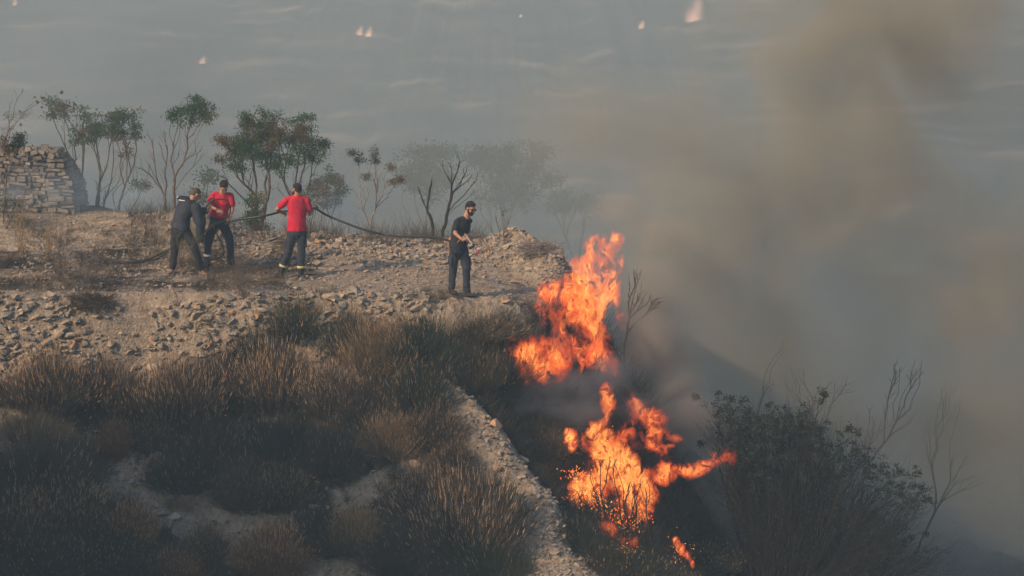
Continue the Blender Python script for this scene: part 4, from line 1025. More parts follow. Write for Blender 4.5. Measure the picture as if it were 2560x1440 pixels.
def fuse(name, org, mat, parent, voxel=.012, smooth=4, wr=0.0, wscale=14, decim=None):
    origin = np.array(parent.location)
    me = org.mesh(name, mat, origin=origin); o = obj(name, me)
    md = o.modifiers.new('r', 'REMESH'); md.mode = 'VOXEL'; md.voxel_size = voxel; md.use_smooth_shade = True
    if smooth: ms = o.modifiers.new('s', 'SMOOTH'); ms.factor = .5; ms.iterations = smooth
    if decim: dd = o.modifiers.new('d', 'DECIMATE'); dd.ratio = decim
    dg = bpy.context.evaluated_depsgraph_get(); dg.update()
    m2 = bpy.data.meshes.new_from_object(o.evaluated_get(dg)); o.modifiers.clear(); o.data = m2; m2.name = name
    if not m2.materials: m2.materials.append(mat)
    if wr:
        n = len(m2.vertices); co = np.empty(n * 3, np.float32); m2.vertices.foreach_get('co', co); co = co.reshape(-1, 3)
        no = np.empty(n * 3, np.float32); m2.vertices.foreach_get('normal', no); no = no.reshape(-1, 3)
        f = fbm(co[:, 0] * 1.3 + co[:, 2] * .5 + 5, co[:, 2] * 1.0 + co[:, 1], wscale * .35, 3, .6) + .6 * (1 - 2 * np.abs(fbm(co[:, 0] * 2.0 + co[:, 2] * .9, co[:, 2] * .8 - co[:, 0], wscale * .3, 2)))
        m2.vertices.foreach_set('co', (co + no * (f * wr)[:, None]).ravel()); m2.update()
    o.parent = parent
    return o
def add_hand(org, wrist, d, n, side=1, curl=1.0):
    d = nrm(d); n = nrm(A3(n) - np.dot(n, d) * d); s = np.cross(d, n) * side
    w = A3(wrist)
    org.ball(w + d * .045, (.05, .042, .018), (d, s, n))
    for i, ln in enumerate((.9, 1.0, .95, .78)):
        b = w + d * .085 + s * (-.030 + .020 * i); a = 0; p = b
        for L_, da in ((.040, .55), (.028, 1.0), (.020, .9)):
            a += da * curl; q = p + (d * math.cos(a) + n * math.sin(a)) * L_ * ln; org.cap(p, q, .0098, .0088); p = q
    b = w + d * .025 - s * .034; q = b + (d * .45 + n * .75 - s * .25) * .042; q2 = q + (d * .25 + n * .5 + s * .6) * .03
    org.cap(b, q, .013, .011); org.cap(q, q2, .011, .009)
def head(org, c, f, u, size=1.0):
    f = nrm(f); u = nrm(A3(u) - np.dot(u, f) * f); r = np.cross(f, u); fr = np.array([r, f, u])
    G = lambda x, y, z: A3(c) + (r * x + f * y + u * z) * size
    Q = lambda *v: A3(v) * size
    org.ball(G(0, -.012, .035), Q(.076, .094, .088), fr); org.ball(G(0, .022, -.045), Q(.056, .066, .066), fr)
    org.ball(G(0, .055, -.085), Q(.028, .026, .024), fr); org.ball(G(0, .062, .03), Q(.055, .026, .018), fr)
    org.cap(G(0, .086, .018), G(0, .106, -.018), .009 * size, .014 * size)
    for k in (-1, 1):
        org.ball(G(.076 * k, -.002, -.002), Q(.010, .019, .031), fr); org.ball(G(.036 * k, .062, -.022), Q(.024, .022, .024), fr)
    return G, fr
def person(name_, ref_, Y, label, J, torso, f_head, u_head, cloth):
    """J: joints as (photo x, photo y, metres behind Y)"""
    W = {k: A3(at(v[0], v[1], Y + v[2])) for k, v in J.items()}
    origin = (W['hip'][0], W['hip'][1], min(W['ankL'][2], W['ankR'][2]) - .09)
    root = empty('person', origin, label, 'person')
    side = nrm(torso)
    B = Org(); G, fr = head(B, W['head'], f_head, u_head, cloth.get('hs', 1.0))
    up = nrm(W['neck'] - W['hip'])
    B.cap(W['neck'] - up * .05, G(0, -.02, -.04), .070, .060)
    mid = (W['hip'] + W['chest']) / 2
    P = [W['hip'] - up * .10, W['hip'], mid, W['chest'], W['chest'] * .4 + W['neck'] * .6, W['neck']]
    if 'mid' in W: P[2] = W['mid']
    B.loft(P, [.10, .155, .135, .165, .13, .06], [.08, .105, .095, .115, .08, .055], side)
    for s_ in 'LR':
        B.cap(W['sh' + s_], W['el' + s_], .041, .038); B.cap(W['el' + s_], W['ha' + s_], .038, .026)
        B.cap(W['neck'] + up * .005, W['sh' + s_], .046, .040)
        B.cap(W['hj' + s_], W['kn' + s_], .075, .052); B.cap(W['kn' + s_], W['ank' + s_], .05, .036)
        hd = cloth['hand' + s_]; add_hand(B, W['ha' + s_], hd[0], hd[1], hd[2], hd[3])
    fuse('body', B, M_SKIN, root, .0075, 2)
    # shirt or jacket
    ex = cloth.get('ease', .018)
    Sh = Org(); hem = cloth.get('hem', .05)
    P2 = [P[1] - up * hem, P[1] + up * .03, P[2], P[3], P[4], W['neck'] - up * cloth.get('collar', .015)]
    Sh.loft(P2, A3([.165, .158, .142, .17, .145, .07]) + ex, A3([.118, .112, .105, .12, .088, .062]) + ex, side)
    for s_ in 'LR':
        Sh.cap(W['neck'] * .75 + W['sh' + s_] * .25 - up * .01, W['sh' + s_], .050 + ex * .4, .047 + ex * .6)
        if cloth['sleeve'] == 'short':
            e = W['sh' + s_] + (W['el' + s_] - W['sh' + s_]) * cloth.get('slen', .62)
            Sh.cap(W['sh' + s_], e, .045 + ex * .8, .050 + ex)
        else:
            Sh.cap(W['sh' + s_], W['el' + s_], .056 + ex, .050 + ex); Sh.cap(W['el' + s_], W['ha' + s_] * .93 + W['el' + s_] * .07, .048 + ex, .034 + ex)
    fuse('jacket' if cloth['sleeve'] == 'long' else 'shirt', Sh, cloth['top'], root, .012, 3, .011, 20)
    # trousers
    Tr = Org(); hp = W['hip']
    Tr.loft([hp + up * .03, hp, (W['hjL'] + W['hjR']) / 2 - up * .03, (W['hjL'] + W['hjR']) / 2 - up * .10], [.158, .172, .172, .11], [.112, .125, .13, .09], side)
    for s_ in 'LR':
        k = W['kn' + s_]; a = W['ank' + s_]
        Tr.cap(W['hj' + s_], k, .098, .076); Tr.cap(k, a + (k - a) * .10, .074, .062)
    fuse('trousers', Tr, cloth['legs'], root, .013, 3, .012, 22)
    # cargo pockets
    for s_ in 'LR':
        if not cloth.get('pockets', True): break
        k = W['kn' + s_]; hj = W['hj' + s_]; c = hj * .42 + k * .58; sg = np.sign(np.dot(hj - hp, side)) or 1
        c = c + side * sg * .082; Pk = Org(); ax = nrm(hj - k); fw = np.cross(side, ax)
        for q in (-1, 1):
            Pk.cap(c + ax * .07 + fw * .045 * q, c - ax * .07 + fw * .045 * q, .02, .022)
        Pk.ball(c, (.075, .06, .022), (ax, fw, side))
        fuse('cargo_pocket', Pk, cloth['legs'], root, .013, 3)
    for s_ in 'LR':
        Bt = Org(); a = W['ank' + s_]; t = W['toe' + s_]; d = nrm(t - a * [1, 1, 0] - t * [0, 0, 1]); dn = A3([0, 0, -1.0])
        Bt.cap(a + A3([0, 0, .10]) + (W['kn' + s_] - a) * .0, a + dn * .01, .052, .050)
        heel = a + dn * .055 - d * .03; toe = a + dn * .062 + d * .15
        Bt.loft([heel - d * .04, heel, a + dn * .045 + d * .05, toe - d * .03, toe + d * .03], [.025, .042, .046, .048, .02], [.02, .038, .045, .032, .018], np.cross(d, [0, 0, 1.0]))
        fuse('boot' if cloth['shoe'] is M_BOOT else 'shoe', Bt, cloth['shoe'], root, .010, 2)
    if cloth.get('band') is not None:
        for s_ in cloth.get('bands', 'LR'):
            a = W['ank' + s_]; k = W['kn' + s_]; ax = nrm(k - a); c = a + ax * cloth.get('bandh', .15); mbd = MB()
            q = np.linspace(0, 2 * np.pi, 25)[:-1]; U = nrm(np.cross(ax, [0, 1, .1])); V_ = np.cross(ax, U); rr = cloth.get('bandr', .079)
            rings = [(c + ax * h_ + (np.cos(q)[:, None] * U + np.sin(q)[:, None] * V_) * r_) for h_, r_ in ((-.022, rr - .012), (-.022, rr), (.022, rr), (.022, rr - .012))]
            V = np.concatenate(rings) - A3(origin); n = 24; F = []
            for i in range(4):
                for j in range(n): F.append((i * n + j, i * n + (j + 1) % n, ((i + 1) % 4) * n + (j + 1) % n, ((i + 1) % 4) * n + j))
            mbd.add(V, np.array(F)); obj('reflective_band', mbd.mesh('reflective_band', cloth['band'], True), root)
    # hair and face
    H = Org(); hs = cloth.get('hs', 1.0); Q = lambda *v: A3(v) * hs
    if cloth['hair'] == 'full':
        H.ball(G(0, -.022, .058), Q(.083, .094, .082), fr); H.ball(G(0, -.05, .01), Q(.074, .064, .075), fr); H.ball(G(0, .035, .105), Q(.062, .045, .034), fr); H.ball(G(0, -.01, .12), Q(.06, .06, .028), fr)
    elif cloth['hair'] == 'short':
        H.ball(G(0, -.022, .050), Q(.080, .092, .080), fr); H.ball(G(0, -.05, .005), Q(.072, .058, .07), fr); H.ball(G(0, .03, .092), Q(.058, .045, .03), fr)
    else:
        H.ball(G(0, -.022, .045), Q(.0785, .090, .080), fr); H.ball(G(0, -.05, .0), Q(.069, .055, .06), fr)
    fuse('hair', H, M_STUB if cloth['hair'] == 'cropped' else M_HAIR, root, .008, 2, .003, 40)
    if cloth.get('beard'):
        H = Org(); H.ball(G(0, .030, -.062), Q(.062, .066, .056), fr); H.ball(G(0, .058, -.088), Q(.036, .034, .030), fr)
        for k in (-1, 1): H.cap(G(.062 * k, .015, -.02), G(.055 * k, .03, -.06), .016 * hs, .018 * hs)
        H.cap(G(-.028, .094, -.036), G(.028, .094, -.036), .007, .007)
        fuse('beard', H, M_HAIR, root, .008, 1, .002, 40)
    for k in (-1, 1):
        E_ = Org(); E_.ball(G(.032 * k, .078, .012), .0125); obj('eye', E_.mesh('eye', M_EYE, True, origin=origin), root)
    E_ = Org(); E_.ball(G(0, .088, -.052), Q(.024, .010, .009), fr); obj('lips', E_.mesh('lips', M_LIP, True, origin=origin), root)
    if cloth.get('glasses'):
        E_ = Org()
        for k in (-1, 1): E_.ball(G(.034 * k, .098, .012), Q(.031, .010, .025), fr); E_.cap(G(.062 * k, .092, .018), G(.078 * k, 0, .012), .004, .004)
        E_.cap(G(-.012, .104, .016), G(.012, .104, .016), .004, .004)
        obj('sunglasses', E_.mesh('sunglasses', M_LENS, True, origin=origin), root)
    return root, W, G, fr, origin
def feetY(*pts): return sum(hit(*p).y for p in pts) / len(pts)

# man with the lance
Y4 = feetY((1175, 744)); 
def FD(px, py, Y): return hit(px, py).y - Y
J4 = dict(head=(1176, 522, -.05), neck=(1165, 544, 0), chest=(1152, 572, 0), mid=(1147, 592, 0), hip=(1147, 612, 0),
          shL=(1143, 554, -.10), elL=(1138, 583, -.16), haL=(1153, 597, -.26), shR=(1173, 553, .12), elR=(1140, 585, .30), haR=(1124, 599, .10),
          hjL=(1137, 626, -.03), knL=(1133, 668, .02), ankL=(1129, 722, .05), toeL=(1140, 733, -.10), hjR=(1158, 626, .03), knR=(1166, 672, -.05), ankR=(1167, 730, -.02), toeR=(1189, 744, -.06))
# the further arm is behind the back, its hand holding the hose
J4['elR'] = (1137, 578, .26); J4['haR'] = (1127, 597, .14)
p4, W4, G4, fr4, o4 = person('person', None, Y4, 'bearded man in black t-shirt, dark trousers and sunglasses holding a spray lance', J4, (.80, .55, 0), (.62, -.70, -.30), (.12, -.1, 1),
    dict(top=M_BLACK, legs=M_NAVY, sleeve='short', slen=.55, shoe=M_BOOT, hair='full', beard=True, glasses=True, handL=((.5, -.1, .0), (.5, .5, -.5), 1, 1.0), handR=((-.6, .1, -.6), (-.2, -.6, .3), -1, 1.0), ease=.016, hem=.06, hs=1.0))
# man with his back turned
Y3 = feetY((752, 698), (700, 692))
J3 = dict(head=(742, 474, 0), neck=(743, 490, .02), chest=(743, 517, 0), mid=(743, 543, 0), hip=(742, 568, 0),
          shL=(717, 500, 0), elL=(693, 523, .10), haL=(703, 529, .26), shR=(769, 502, 0), elR=(775, 535, .04), haR=(783, 525, .26),
          hjL=(731, 582, 0), knL=(722, 625, .0), ankL=(702, 681, .05), toeL=(693, 690, .05), hjR=(754, 582, 0), knR=(754, 625, 0), ankR=(752, 686, 0), toeR=(758, 697, .10))
J3['toeL'] = (690, 691, -.05); J3['toeR'] = (762, 698, -.06)
p3, W3, G3, fr3, o3 = person('person', None, Y3, 'man in red t-shirt with his back turned, holding the hose at chest height', J3, (1, .05, 0), (-.62, .75, -.12), (0, .05, 1),
    dict(top=M_RED, legs=M_NAVY, sleeve='short', slen=.60, shoe=M_BOOT, hair='short', beard=True, handL=((.5, .5, -.3), (.1, -.6, -.6), -1, 1.0), handR=((.3, .6, .3), (0, -.6, -.5), 1, 1.0), ease=.022, hem=.07, band=M_BANDY, bandh=.14, collar=.0))
# man in red looking down
Y2 = feetY((577, 674), (517, 680))
J2 = dict(head=(560, 468, -.10), neck=(555, 484, 0), chest=(553, 506, 0), mid=(550, 522, .02), hip=(547, 542, .04),
          shL=(534, 488, 0), elL=(521, 512, -.10), haL=(541, 524, -.26), shR=(577, 489, 0), elR=(581, 524, -.06), haR=(574, 546, -.18),
          hjL=(537, 556, 0), knL=(521, 604, -.06), ankL=(516, 668, 0), toeL=(508, 680, -.15), hjR=(558, 556, 0), knR=(574, 604, -.06), ankR=(578, 662, .0), toeR=(583, 674, -.15))
p2, W2, G2, fr2, o2 = person('person', None, Y2, 'man in red t-shirt looking down at the looped hose in his hands', J2, (1, 0, 0), (.12, -.72, -.68), (0, -.62, .78),
    dict(top=M_RED, legs=M_NAVY, sleeve='short', slen=.62, shoe=M_BOOT, hair='full', handL=((.8, -.2, -.3), (.1, .6, -.6), 1, .6), handR=((-.3, -.3, -.5), (-.5, .5, .2), -1, 1.0), ease=.020, hem=.0, band=M_BANDG, bandh=.24, bands='L', bandr=.083))
mbt_ = Org(); up2 = nrm(W2['neck'] - W2['hip']); mbt_.loft([W2['hip'] + up2 * .005, W2['hip'] + up2 * .04], [.182, .18], [.134, .134], (1, 0, 0)); fuse('belt', mbt_, M_BELT, p2, .012, 1)
# man in the dark jacket bending forward
Y1 = feetY((430, 684), (508, 688)) 
J1 = dict(head=(490, 486, .04), neck=(478, 502, .02), chest=(466, 517, 0), mid=(456, 540, 0), hip=(451, 567, 0),
          shL=(458, 510, .14), elL=(490, 535, .22), haL=(512, 527, .10), shR=(490, 520, -.14), elR=(501, 560, -.18), haR=(501, 600, -.12),
          hjL=(440, 578, .05), knL=(436, 628, .03), ankL=(431, 672, .05), toeL=(424, 683, -.05), hjR=(464, 578, -.05), knR=(488, 622, -.12), ankR=(505, 676, 0), toeR=(514, 688, -.12))
p1, W1, G1, fr1, o1 = person('person', None, Y1, 'man in a dark hooded jacket with cropped hair bending towards the hose', J1, (.66, -.75, -.12), (.75, .35, -.52), (.45, .1, .85),
    dict(top=M_JACKET, legs=M_BLACK, sleeve='long', shoe=M_TANSH, hair='cropped', handL=((.7, -.3, .2), (.2, -.5, .5), 1, 1.0), handR=((.1, 0, -.9), (.6, .3, 0), 1, .8), ease=.042, hem=.05, collar=-.01, pockets=False))
Hd = Org(); hc = W1['neck'] * .55 + W1['shL'] * .45 + A3([-.06, -.06, .07]); Hd.ball(hc, (.13, .10, .055)); Hd.ball(hc + A3([-.05, -.02, .03]), (.07, .08, .035)); fuse('hood', Hd, M_JACKET, p1, .011, 3, .006)
mbt_ = MB(); tube(mbt_, [hc + A3([-.09, -.105, -.005]) - A3(o1), hc + A3([-.03, -.118, -.018]) - A3(o1), hc + A3([.02, -.115, -.018]) - A3(o1)], .010, 6); tube(mbt_, [hc + A3([-.13, -.05, .03]) - A3(o1), hc + A3([-.11, -.03, .055]) - A3(o1)], .009, 6)
obj('reflective_trim', mbt_.mesh('reflective_trim', M_WHITE), p1)
# faint print on the back of the red shirt
M_PRINT = simple('faded_dark_print', (.17, .012, .028), rough=.9)
from mathutils.bvhtree import BVHTree
sh_ = [c for c in p3.children if c.name.startswith('shirt')][0]
bv = BVHTree.FromPolygons([v.co[:] for v in sh_.data.vertices], [p.vertices[:] for p in sh_.data.polygons]); mbp = MB()
def mark(px, py, w, h):
    q = []
    for (dx, dy) in ((-1, -1), (1, -1), (1, 1), (-1, 1)):
        p = at(px + dx * w / 2, py + dy * h / 2, Y3 - 1) - Vector(o3); r_ = bv.ray_cast(p, ray(px, py))
        if r_[0] is None: return
        q.append(A3(r_[0]) + A3([0, -.004, 0]))
    mbp.add(np.array(q), np.array([[0, 1, 2, 3]]))
for i in range(7): mark(732 + i * 3.6, 510, 2.2 + (i % 3) * .4, 3.0)
for i in range(6): mark(734 + i * 3.6, 517, 2.6 - (i % 2) * .6, 2.6)
mark(743, 501, 5, 6)
if mbp.n: obj('shirt_print', mbp.mesh('shirt_print', M_PRINT), p3)

# ------------------------------------------------------------------ hose, lance and water
M_HOSE = simple('black_rubber_hose', (.010, .011, .013), (.02, .021, .024), scale=12, rough=.5, spec=.4)
M_STEEL = simple('brushed_steel', (.40, .38, .34), (.55, .52, .48), scale=12, rough=.35, spec=.6)
M_BRASS = simple('dull_brass', (.16, .12, .07), (.24, .18, .11), scale=12, rough=.5)
M_KNOB = simple('red_plastic', (.5, .03, .05), rough=.45)
M_GRIP = simple('black_grip', (.015, .014, .014), rough=.6)
M_WATER = simple('water_spray', (.75, .78, .8), rough=.15, spec=.6)
def spline(P, k=10):
    P = [A3(p) for p in P]; P = [2 * P[0] - P[1]] + P + [2 * P[-1] - P[-2]]; out = []
    for i in range(1, len(P) - 2):
        p0, p1, p2, p3 = P[i - 1:i + 3]
        for t in np.arange(k) / k:
            out.append(.5 * ((2 * p1) + (-p0 + p2) * t + (2 * p0 - 5 * p1 + 4 * p2 - p3) * t * t + (-p0 + 3 * p1 - 3 * p2 + p3) * t ** 3))
    out.append(P[-2]); return np.array(out)
def hose(name, P, r, label, cat='hose', mat=M_HOSE, sides=8, group=None, k=10):
    P = spline(P, k); o0 = P[0]; mb = MB(); tube(mb, P - o0, r, sides)
    o = obj(name, mb.mesh(name, mat, True), None, o0); tag(o, label, cat, group); return o
a = lambda x, y, Y: A3(at(x, y, Y))
hL4 = W4['haR'] + A3([-.02, -.02, -.04]); hR3 = W3['haR'] + A3([.03, .0, .03]); hL3 = W3['haL'] + A3([.0, .06, -.01]); hR2 = W2['haR'] + A3([-.02, -.04, -.06])
hose('fire_hose', [a(1132, 600, Y4 + .10), hL4, a(1100, 594, Y4 + .25), a(1040, 592, .5 * Y4 + .5 * Y3 + .1), a(980, 589, Y3), a(920, 577, Y3 + .1), a(860, 556, Y3 + .2), a(815, 537, Y3 + .3), hR3, a(765, 526, Y3 + .33), a(730, 528, Y3 + .33), hL3,
                   a(660, 540, Y3 + .15), a(610, 547, .5 * Y3 + .5 * Y2 - .1), hR2, a(560, 553, Y2 - .28), a(535, 562, Y2 - .30), a(512, 580, Y2 - .22)], .021,
     'long black hose running through all the hands to the man with the lance')
hose('fire_hose', [a(514, 560, Y2 - .30), a(512, 535, Y2 - .38), a(518, 512, Y2 - .40), a(532, 501, Y2 - .40), a(550, 498, Y2 - .38), a(568, 502, Y2 - .36), a(576, 520, Y2 - .30), a(572, 540, Y2 - .22), a(560, 552, Y2 - .2)], .014,
     'loop of black hose raised in front of the chest of the man looking down')
hose('fire_hose', [a(532, 566, Y2 - .2), a(545, 590, Y2 + .12), a(556, 612, Y2 + .18), a(560, 632, Y2 + .15), a(548, 645, Y2 + .05), a(528, 650, Y2 - .05), a(512, 646, Y2 - .1)], .013,
     'loop of black hose hanging down between the legs of the man looking down')
for q, (pts, lb) in enumerate((
        ([(425, 622), (400, 634), (375, 646), (340, 655), (300, 657)], 'upper black hose running from the bending men to the left along the ground'),
        ([(420, 632), (395, 642), (360, 652), (320, 658), (270, 650), (230, 640), (180, 628)], 'lower black hose on the ground that reaches farthest left'),
        ([(415, 640), (380, 654), (330, 662), (280, 658), (240, 648), (190, 634)], 'black hose lying lowest of the bundle on the ground at the left'))):
    P_ = []
    for (x, y) in pts:
        h_ = hit(x, y + 3); P_.append(A3((h_.x, h_.y, h_.z + .02 + .012 * q)))
    hose('ground_hose', P_, .012, lb)
# lance
l0 = a(1163, 586, Y4 - .36); l1 = a(1195, 631, Y4 - .34); ln = empty('spray_lance', l0, 'steel spray lance with a red knob in the bearded man\'s hand', 'spray lance')
def part(name, P, r, mat, sides=8): 
    mb = MB(); tube(mb, np.array(P) - A3(l0), r, sides); return obj(name, mb.mesh(name, mat, True), ln)
part('tube', [l0, l1], .014, M_STEEL)
part('valve', [a(1168, 588, Y4 - .36), a(1158, 592, Y4 - .36), a(1150, 600, Y4 - .35), a(1144, 606, Y4 - .33)], [.013, .015, .010, .009], M_BRASS)
part('valve_head', [a(1161, 584, Y4 - .36), a(1171, 590, Y4 - .36)], [.015, .016], M_BRASS)
part('handle', [a(1187, 613, Y4 - .36), a(1183, 616, Y4 - .40), a(1173, 622, Y4 - .42)], [.012, .024, .024], M_GRIP)
part('clamp', [a(1181, 610, Y4 - .36), a(1188, 613, Y4 - .36)], .018, M_GRIP)
part('knob', [a(1193, 628, Y4 - .345), a(1194.5, 630, Y4 - .34), a(1197, 634, Y4 - .34)], [.020, .028, .020], M_KNOB, 12)
hose('supply_hose', [a(1145, 606, Y4 - .33), a(1137, 618, Y4 - .26), a(1129, 632, Y4 - .18), a(1124, 615, Y4 - .05), a(1125, 602, Y4 + .08)], .011, 'thin black hose from the lance handle round the bearded man\'s hip')
hp_ = hit(1254, 732); j0 = a(1198, 635, Y4 - .34); mb = MB()
j1 = A3(hp_); t_ = np.linspace(0, 1, 30)[:, None]; Pj = j0 + (j1 - j0) * t_ + np.concatenate([np.zeros((30, 2)), .05 * (t_ * (1 - t_))], 1)
tube(mb, Pj - j0, .008 + .004 * t_[:, 0] + .002 * rng.random(30), 6)
n = 260; tt_ = rng.random(n) ** .5; Bp = j0 + (j1 - j0) * tt_[:, None] + rng.normal(0, 1, (n, 3)) * (.004 + .028 * tt_[:, None] ** 2)
for p in Bp: mb.add(SV[:0].reshape(0, 3) if False else p - j0 + np.array([[.004, 0, 0], [-.003, .003, 0], [-.003, -.003, 0], [0, 0, .006]]), np.array([[0, 1, 2], [0, 3, 1], [1, 3, 2], [0, 2, 3]]))
wj = obj('water_jet', mb.mesh('water_jet', M_WATER, True), None, j0); tag(wj, 'thin white water jet from the lance to the ground', 'water jet')
# ------------------------------------------------------------------ flames
def flame_mat(name, blobs, K=7.0, scale=5.0, thr=.30, hot=1.0, stretch=.55, absorb=3.5, rate=.12, seed=0.0, tilt=0.0, warp=.30, gain=2.2):
    m, nt, out = mat_new(name); L = nt.links.new
    def M(op, a, b=None, c=None, clamp=False):
        n = N(nt, 'ShaderNodeMath', operation=op, use_clamp=clamp)
        for i, v in enumerate((a, b, c)):
            if v is None: continue
            if isinstance(v, (int, float)): n.inputs[i].default_value = v
            else: L(v, n.inputs[i])
        return n.outputs[0]
    P = N(nt, 'ShaderNodeTexCoord').outputs['Object']
    f = M('MINIMUM', blob_field(nt, blobs, P, 'SPHERICAL'), 1.0)
    n0 = N(nt, 'ShaderNodeTexNoise', i_Scale=scale * .5, i_Detail=2.0); L(P, n0.inputs['Vector'])
    sb = N(nt, 'ShaderNodeVectorMath', operation='SUBTRACT'); L(n0.outputs['Color'], sb.inputs[0]); sb.inputs[1].default_value = (.5, .5, .5)
    scv = N(nt, 'ShaderNodeVectorMath', operation='SCALE'); L(sb.outputs[0], scv.inputs[0]); scv.inputs['Scale'].default_value = warp
    ad = N(nt, 'ShaderNodeVectorMath', operation='ADD'); L(P, ad.inputs[0]); L(scv.outputs[0], ad.inputs[1])
    mp = N(nt, 'ShaderNodeMapping'); mp.inputs['Scale'].default_value = (1, .22, stretch); mp.inputs['Rotation'].default_value = (0, tilt, 0); mp.inputs['Location'].default_value = (seed, 0, seed); L(ad.outputs[0], mp.inputs['Vector'])
    ng = N(nt, 'ShaderNodeTexNoise', i_Scale=scale * .42, i_Detail=3.0, i_Roughness=.55, i_Distortion=.5); L(mp.outputs[0], ng.inputs['Vector'])
    nb = N(nt, 'ShaderNodeTexNoise', i_Scale=scale * 1.5, i_Detail=4.0, i_Roughness=.6, i_Distortion=.9); L(mp.outputs[0], nb.inputs['Vector'])
    big = M('MULTIPLY_ADD', ng.outputs['Fac'], 6.5, -3.25 - thr)
    fine = M('MULTIPLY_ADD', nb.outputs['Fac'], 3.4, -1.7)
    body = M('MULTIPLY', M('ADD', M('MULTIPLY_ADD', f, gain, big), fine), .8)
    body = M('MINIMUM', M('MAXIMUM', body, 0.0), 1.5)
    body = M('MULTIPLY', body, M('MULTIPLY', f, 3.2, None, True))
    rd = M('SUBTRACT', 1.0, M('ABSOLUTE', M('MULTIPLY_ADD', nb.outputs['Fac'], 2.0, -1.0)))
    th = M('POWER', rd, 16.0)
    lum = M('MULTIPLY', body, M('MULTIPLY_ADD', th, 1.2, M('MULTIPLY_ADD', fine, .32, .40)))
    lum = M('MAXIMUM', lum, 0.0)
    ht = M('MULTIPLY', lum, hot)
    cr = ramp(nt, [(0.0, (.50, .045, .010)), (.22, (1.0, .085, .020)), (.6, (1.0, .18, .032)), (1.0, (1.0, .38, .08))]); L(ht, cr.inputs[0])
    em = N(nt, 'ShaderNodeEmission'); L(cr.outputs[0], em.inputs[0]); L(M('MULTIPLY', lum, K * 3), em.inputs[1])
    va = N(nt, 'ShaderNodeVolumeAbsorption'); va.inputs['Color'].default_value = (.30, .16, .12, 1)
    L(M('MULTIPLY', body, absorb), va.inputs['Density'])
    asd = N(nt, 'ShaderNodeAddShader'); L(em.outputs[0], asd.inputs[0]); L(va.outputs[0], asd.inputs[1]); L(asd.outputs[0], out.inputs['Volume'])
    m.cycles.volume_step_rate = rate
    return m
def flame(name, spec, Y, label, voxel=.05, dy=.18, env=.92, **kw):
    bl = []
    for (x, y, rx, ry, w) in spec:      # every ball hangs just in front of the slope it burns on
        yy = min(Y, hit(x, y + ry).y - .22)
        bl.append(S(x, y, yy, rx * 1.6, ry * 1.6, w, dy))
    mt = flame_mat(name + '_glow', bl, **kw)
    o = env_mesh(name, bl, mt, scale=env, voxel=voxel, sub=2); tag(o, label, 'flame'); return o
FY = 0.9
flame('flame', [
    (1535, 592, 22, 24, .8), (1512, 612, 40, 26, .9), (1488, 645, 48, 36, 1.0), (1515, 655, 35, 30, .8), (1525, 695, 26, 32, .7), (1440, 660, 34, 24, .5), (1480, 690, 40, 30, .7),
    (1405, 715, 45, 28, .8), (1440, 715, 40, 28, .9), (1400, 745, 62, 36, 1.0), (1440, 745, 55, 45, 1.3), (1490, 735, 38, 42, 1.0), (1530, 735, 25, 30, .5),
    (1375, 790, 34, 48, .9), (1420, 800, 50, 52, 1.2), (1470, 800, 40, 50, 1.1), (1505, 830, 24, 55, .6), (1400, 865, 42, 48, .9), (1450, 870, 50, 42, .9), (1495, 885, 24, 40, .55),
    (1430, 905, 60, 28, .5), (1520, 920, 40, 34, .35), (1550, 800, 18, 22, .25)], FY,
    'tall orange flames leaping above the end of the rubble ridge', K=2.2, scale=6.2, thr=.62, hot=.85, seed=1.7, tilt=-.35)
flame('flame', [(1318, 868, 44, 30, .85), (1295, 890, 28, 24, .6), (1345, 900, 48, 34, .75), (1370, 925, 44, 30, .7), (1330, 935, 40, 26, .45)], FY - .8,
    'low reddish flames eating into the bush left of the tall flames', K=2.0, scale=6.5, thr=.35, hot=.7, seed=6.1)
flame('flame', [(1513, 985, 15, 24, .8), (1522, 1012, 18, 22, .9), (1515, 1040, 16, 16, .5), (1500, 1072, 32, 26, .9), (1498, 1105, 42, 42, 1.2), (1525, 1120, 34, 36, 1.0), (1535, 1155, 48, 34, 1.0), (1560, 1180, 44, 36, 1.1),
    (1590, 1215, 42, 40, 1.1), (1608, 1250, 34, 42, 1.0), (1560, 1230, 40, 40, .7), (1455, 1225, 42, 34, 1.0), (1475, 1258, 42, 26, 1.1), (1435, 1235, 26, 22, .9), (1500, 1200, 40, 34, .5), (1600, 1290, 24, 30, .6), (1550, 1300, 34, 26, .75), (1520, 1330, 26, 22, .55), (1560, 1350, 30, 24, .6)], -1.0,
    'bright core of the lower fire burning in the gully bush', K=2.7, scale=6.8, thr=.62, hot=1.0, seed=3.3, tilt=.35, absorb=6.0)
flame('flame', [(1428, 1100, 16, 24, 1.0), (1420, 1085, 9, 14, .6)], -1.1, 'small lone flame tongue left of the lower fire', K=4.5, scale=6, thr=.2, seed=8.2, voxel=.03, dy=.1)
flame('flame', [(1610, 1050, 46, 40, .55), (1600, 1010, 40, 34, .45), (1560, 1090, 30, 30, .5), (1650, 1095, 34, 18, .65), (1690, 1100, 20, 14, .7), (1645, 1120, 44, 18, .45), (1655, 1175, 40, 20, .65), (1700, 1182, 40, 18, .85), (1740, 1170, 34, 17, .9), (1775, 1155, 26, 20, .8), (1815, 1140, 22, 28, .45), (1660, 1200, 26, 14, .6)], -.2,
    'thin trailing flames reaching right from the lower fire to the dark bush', K=2.0, scale=6.5, thr=.45, hot=.7, seed=5.2, stretch=.8)
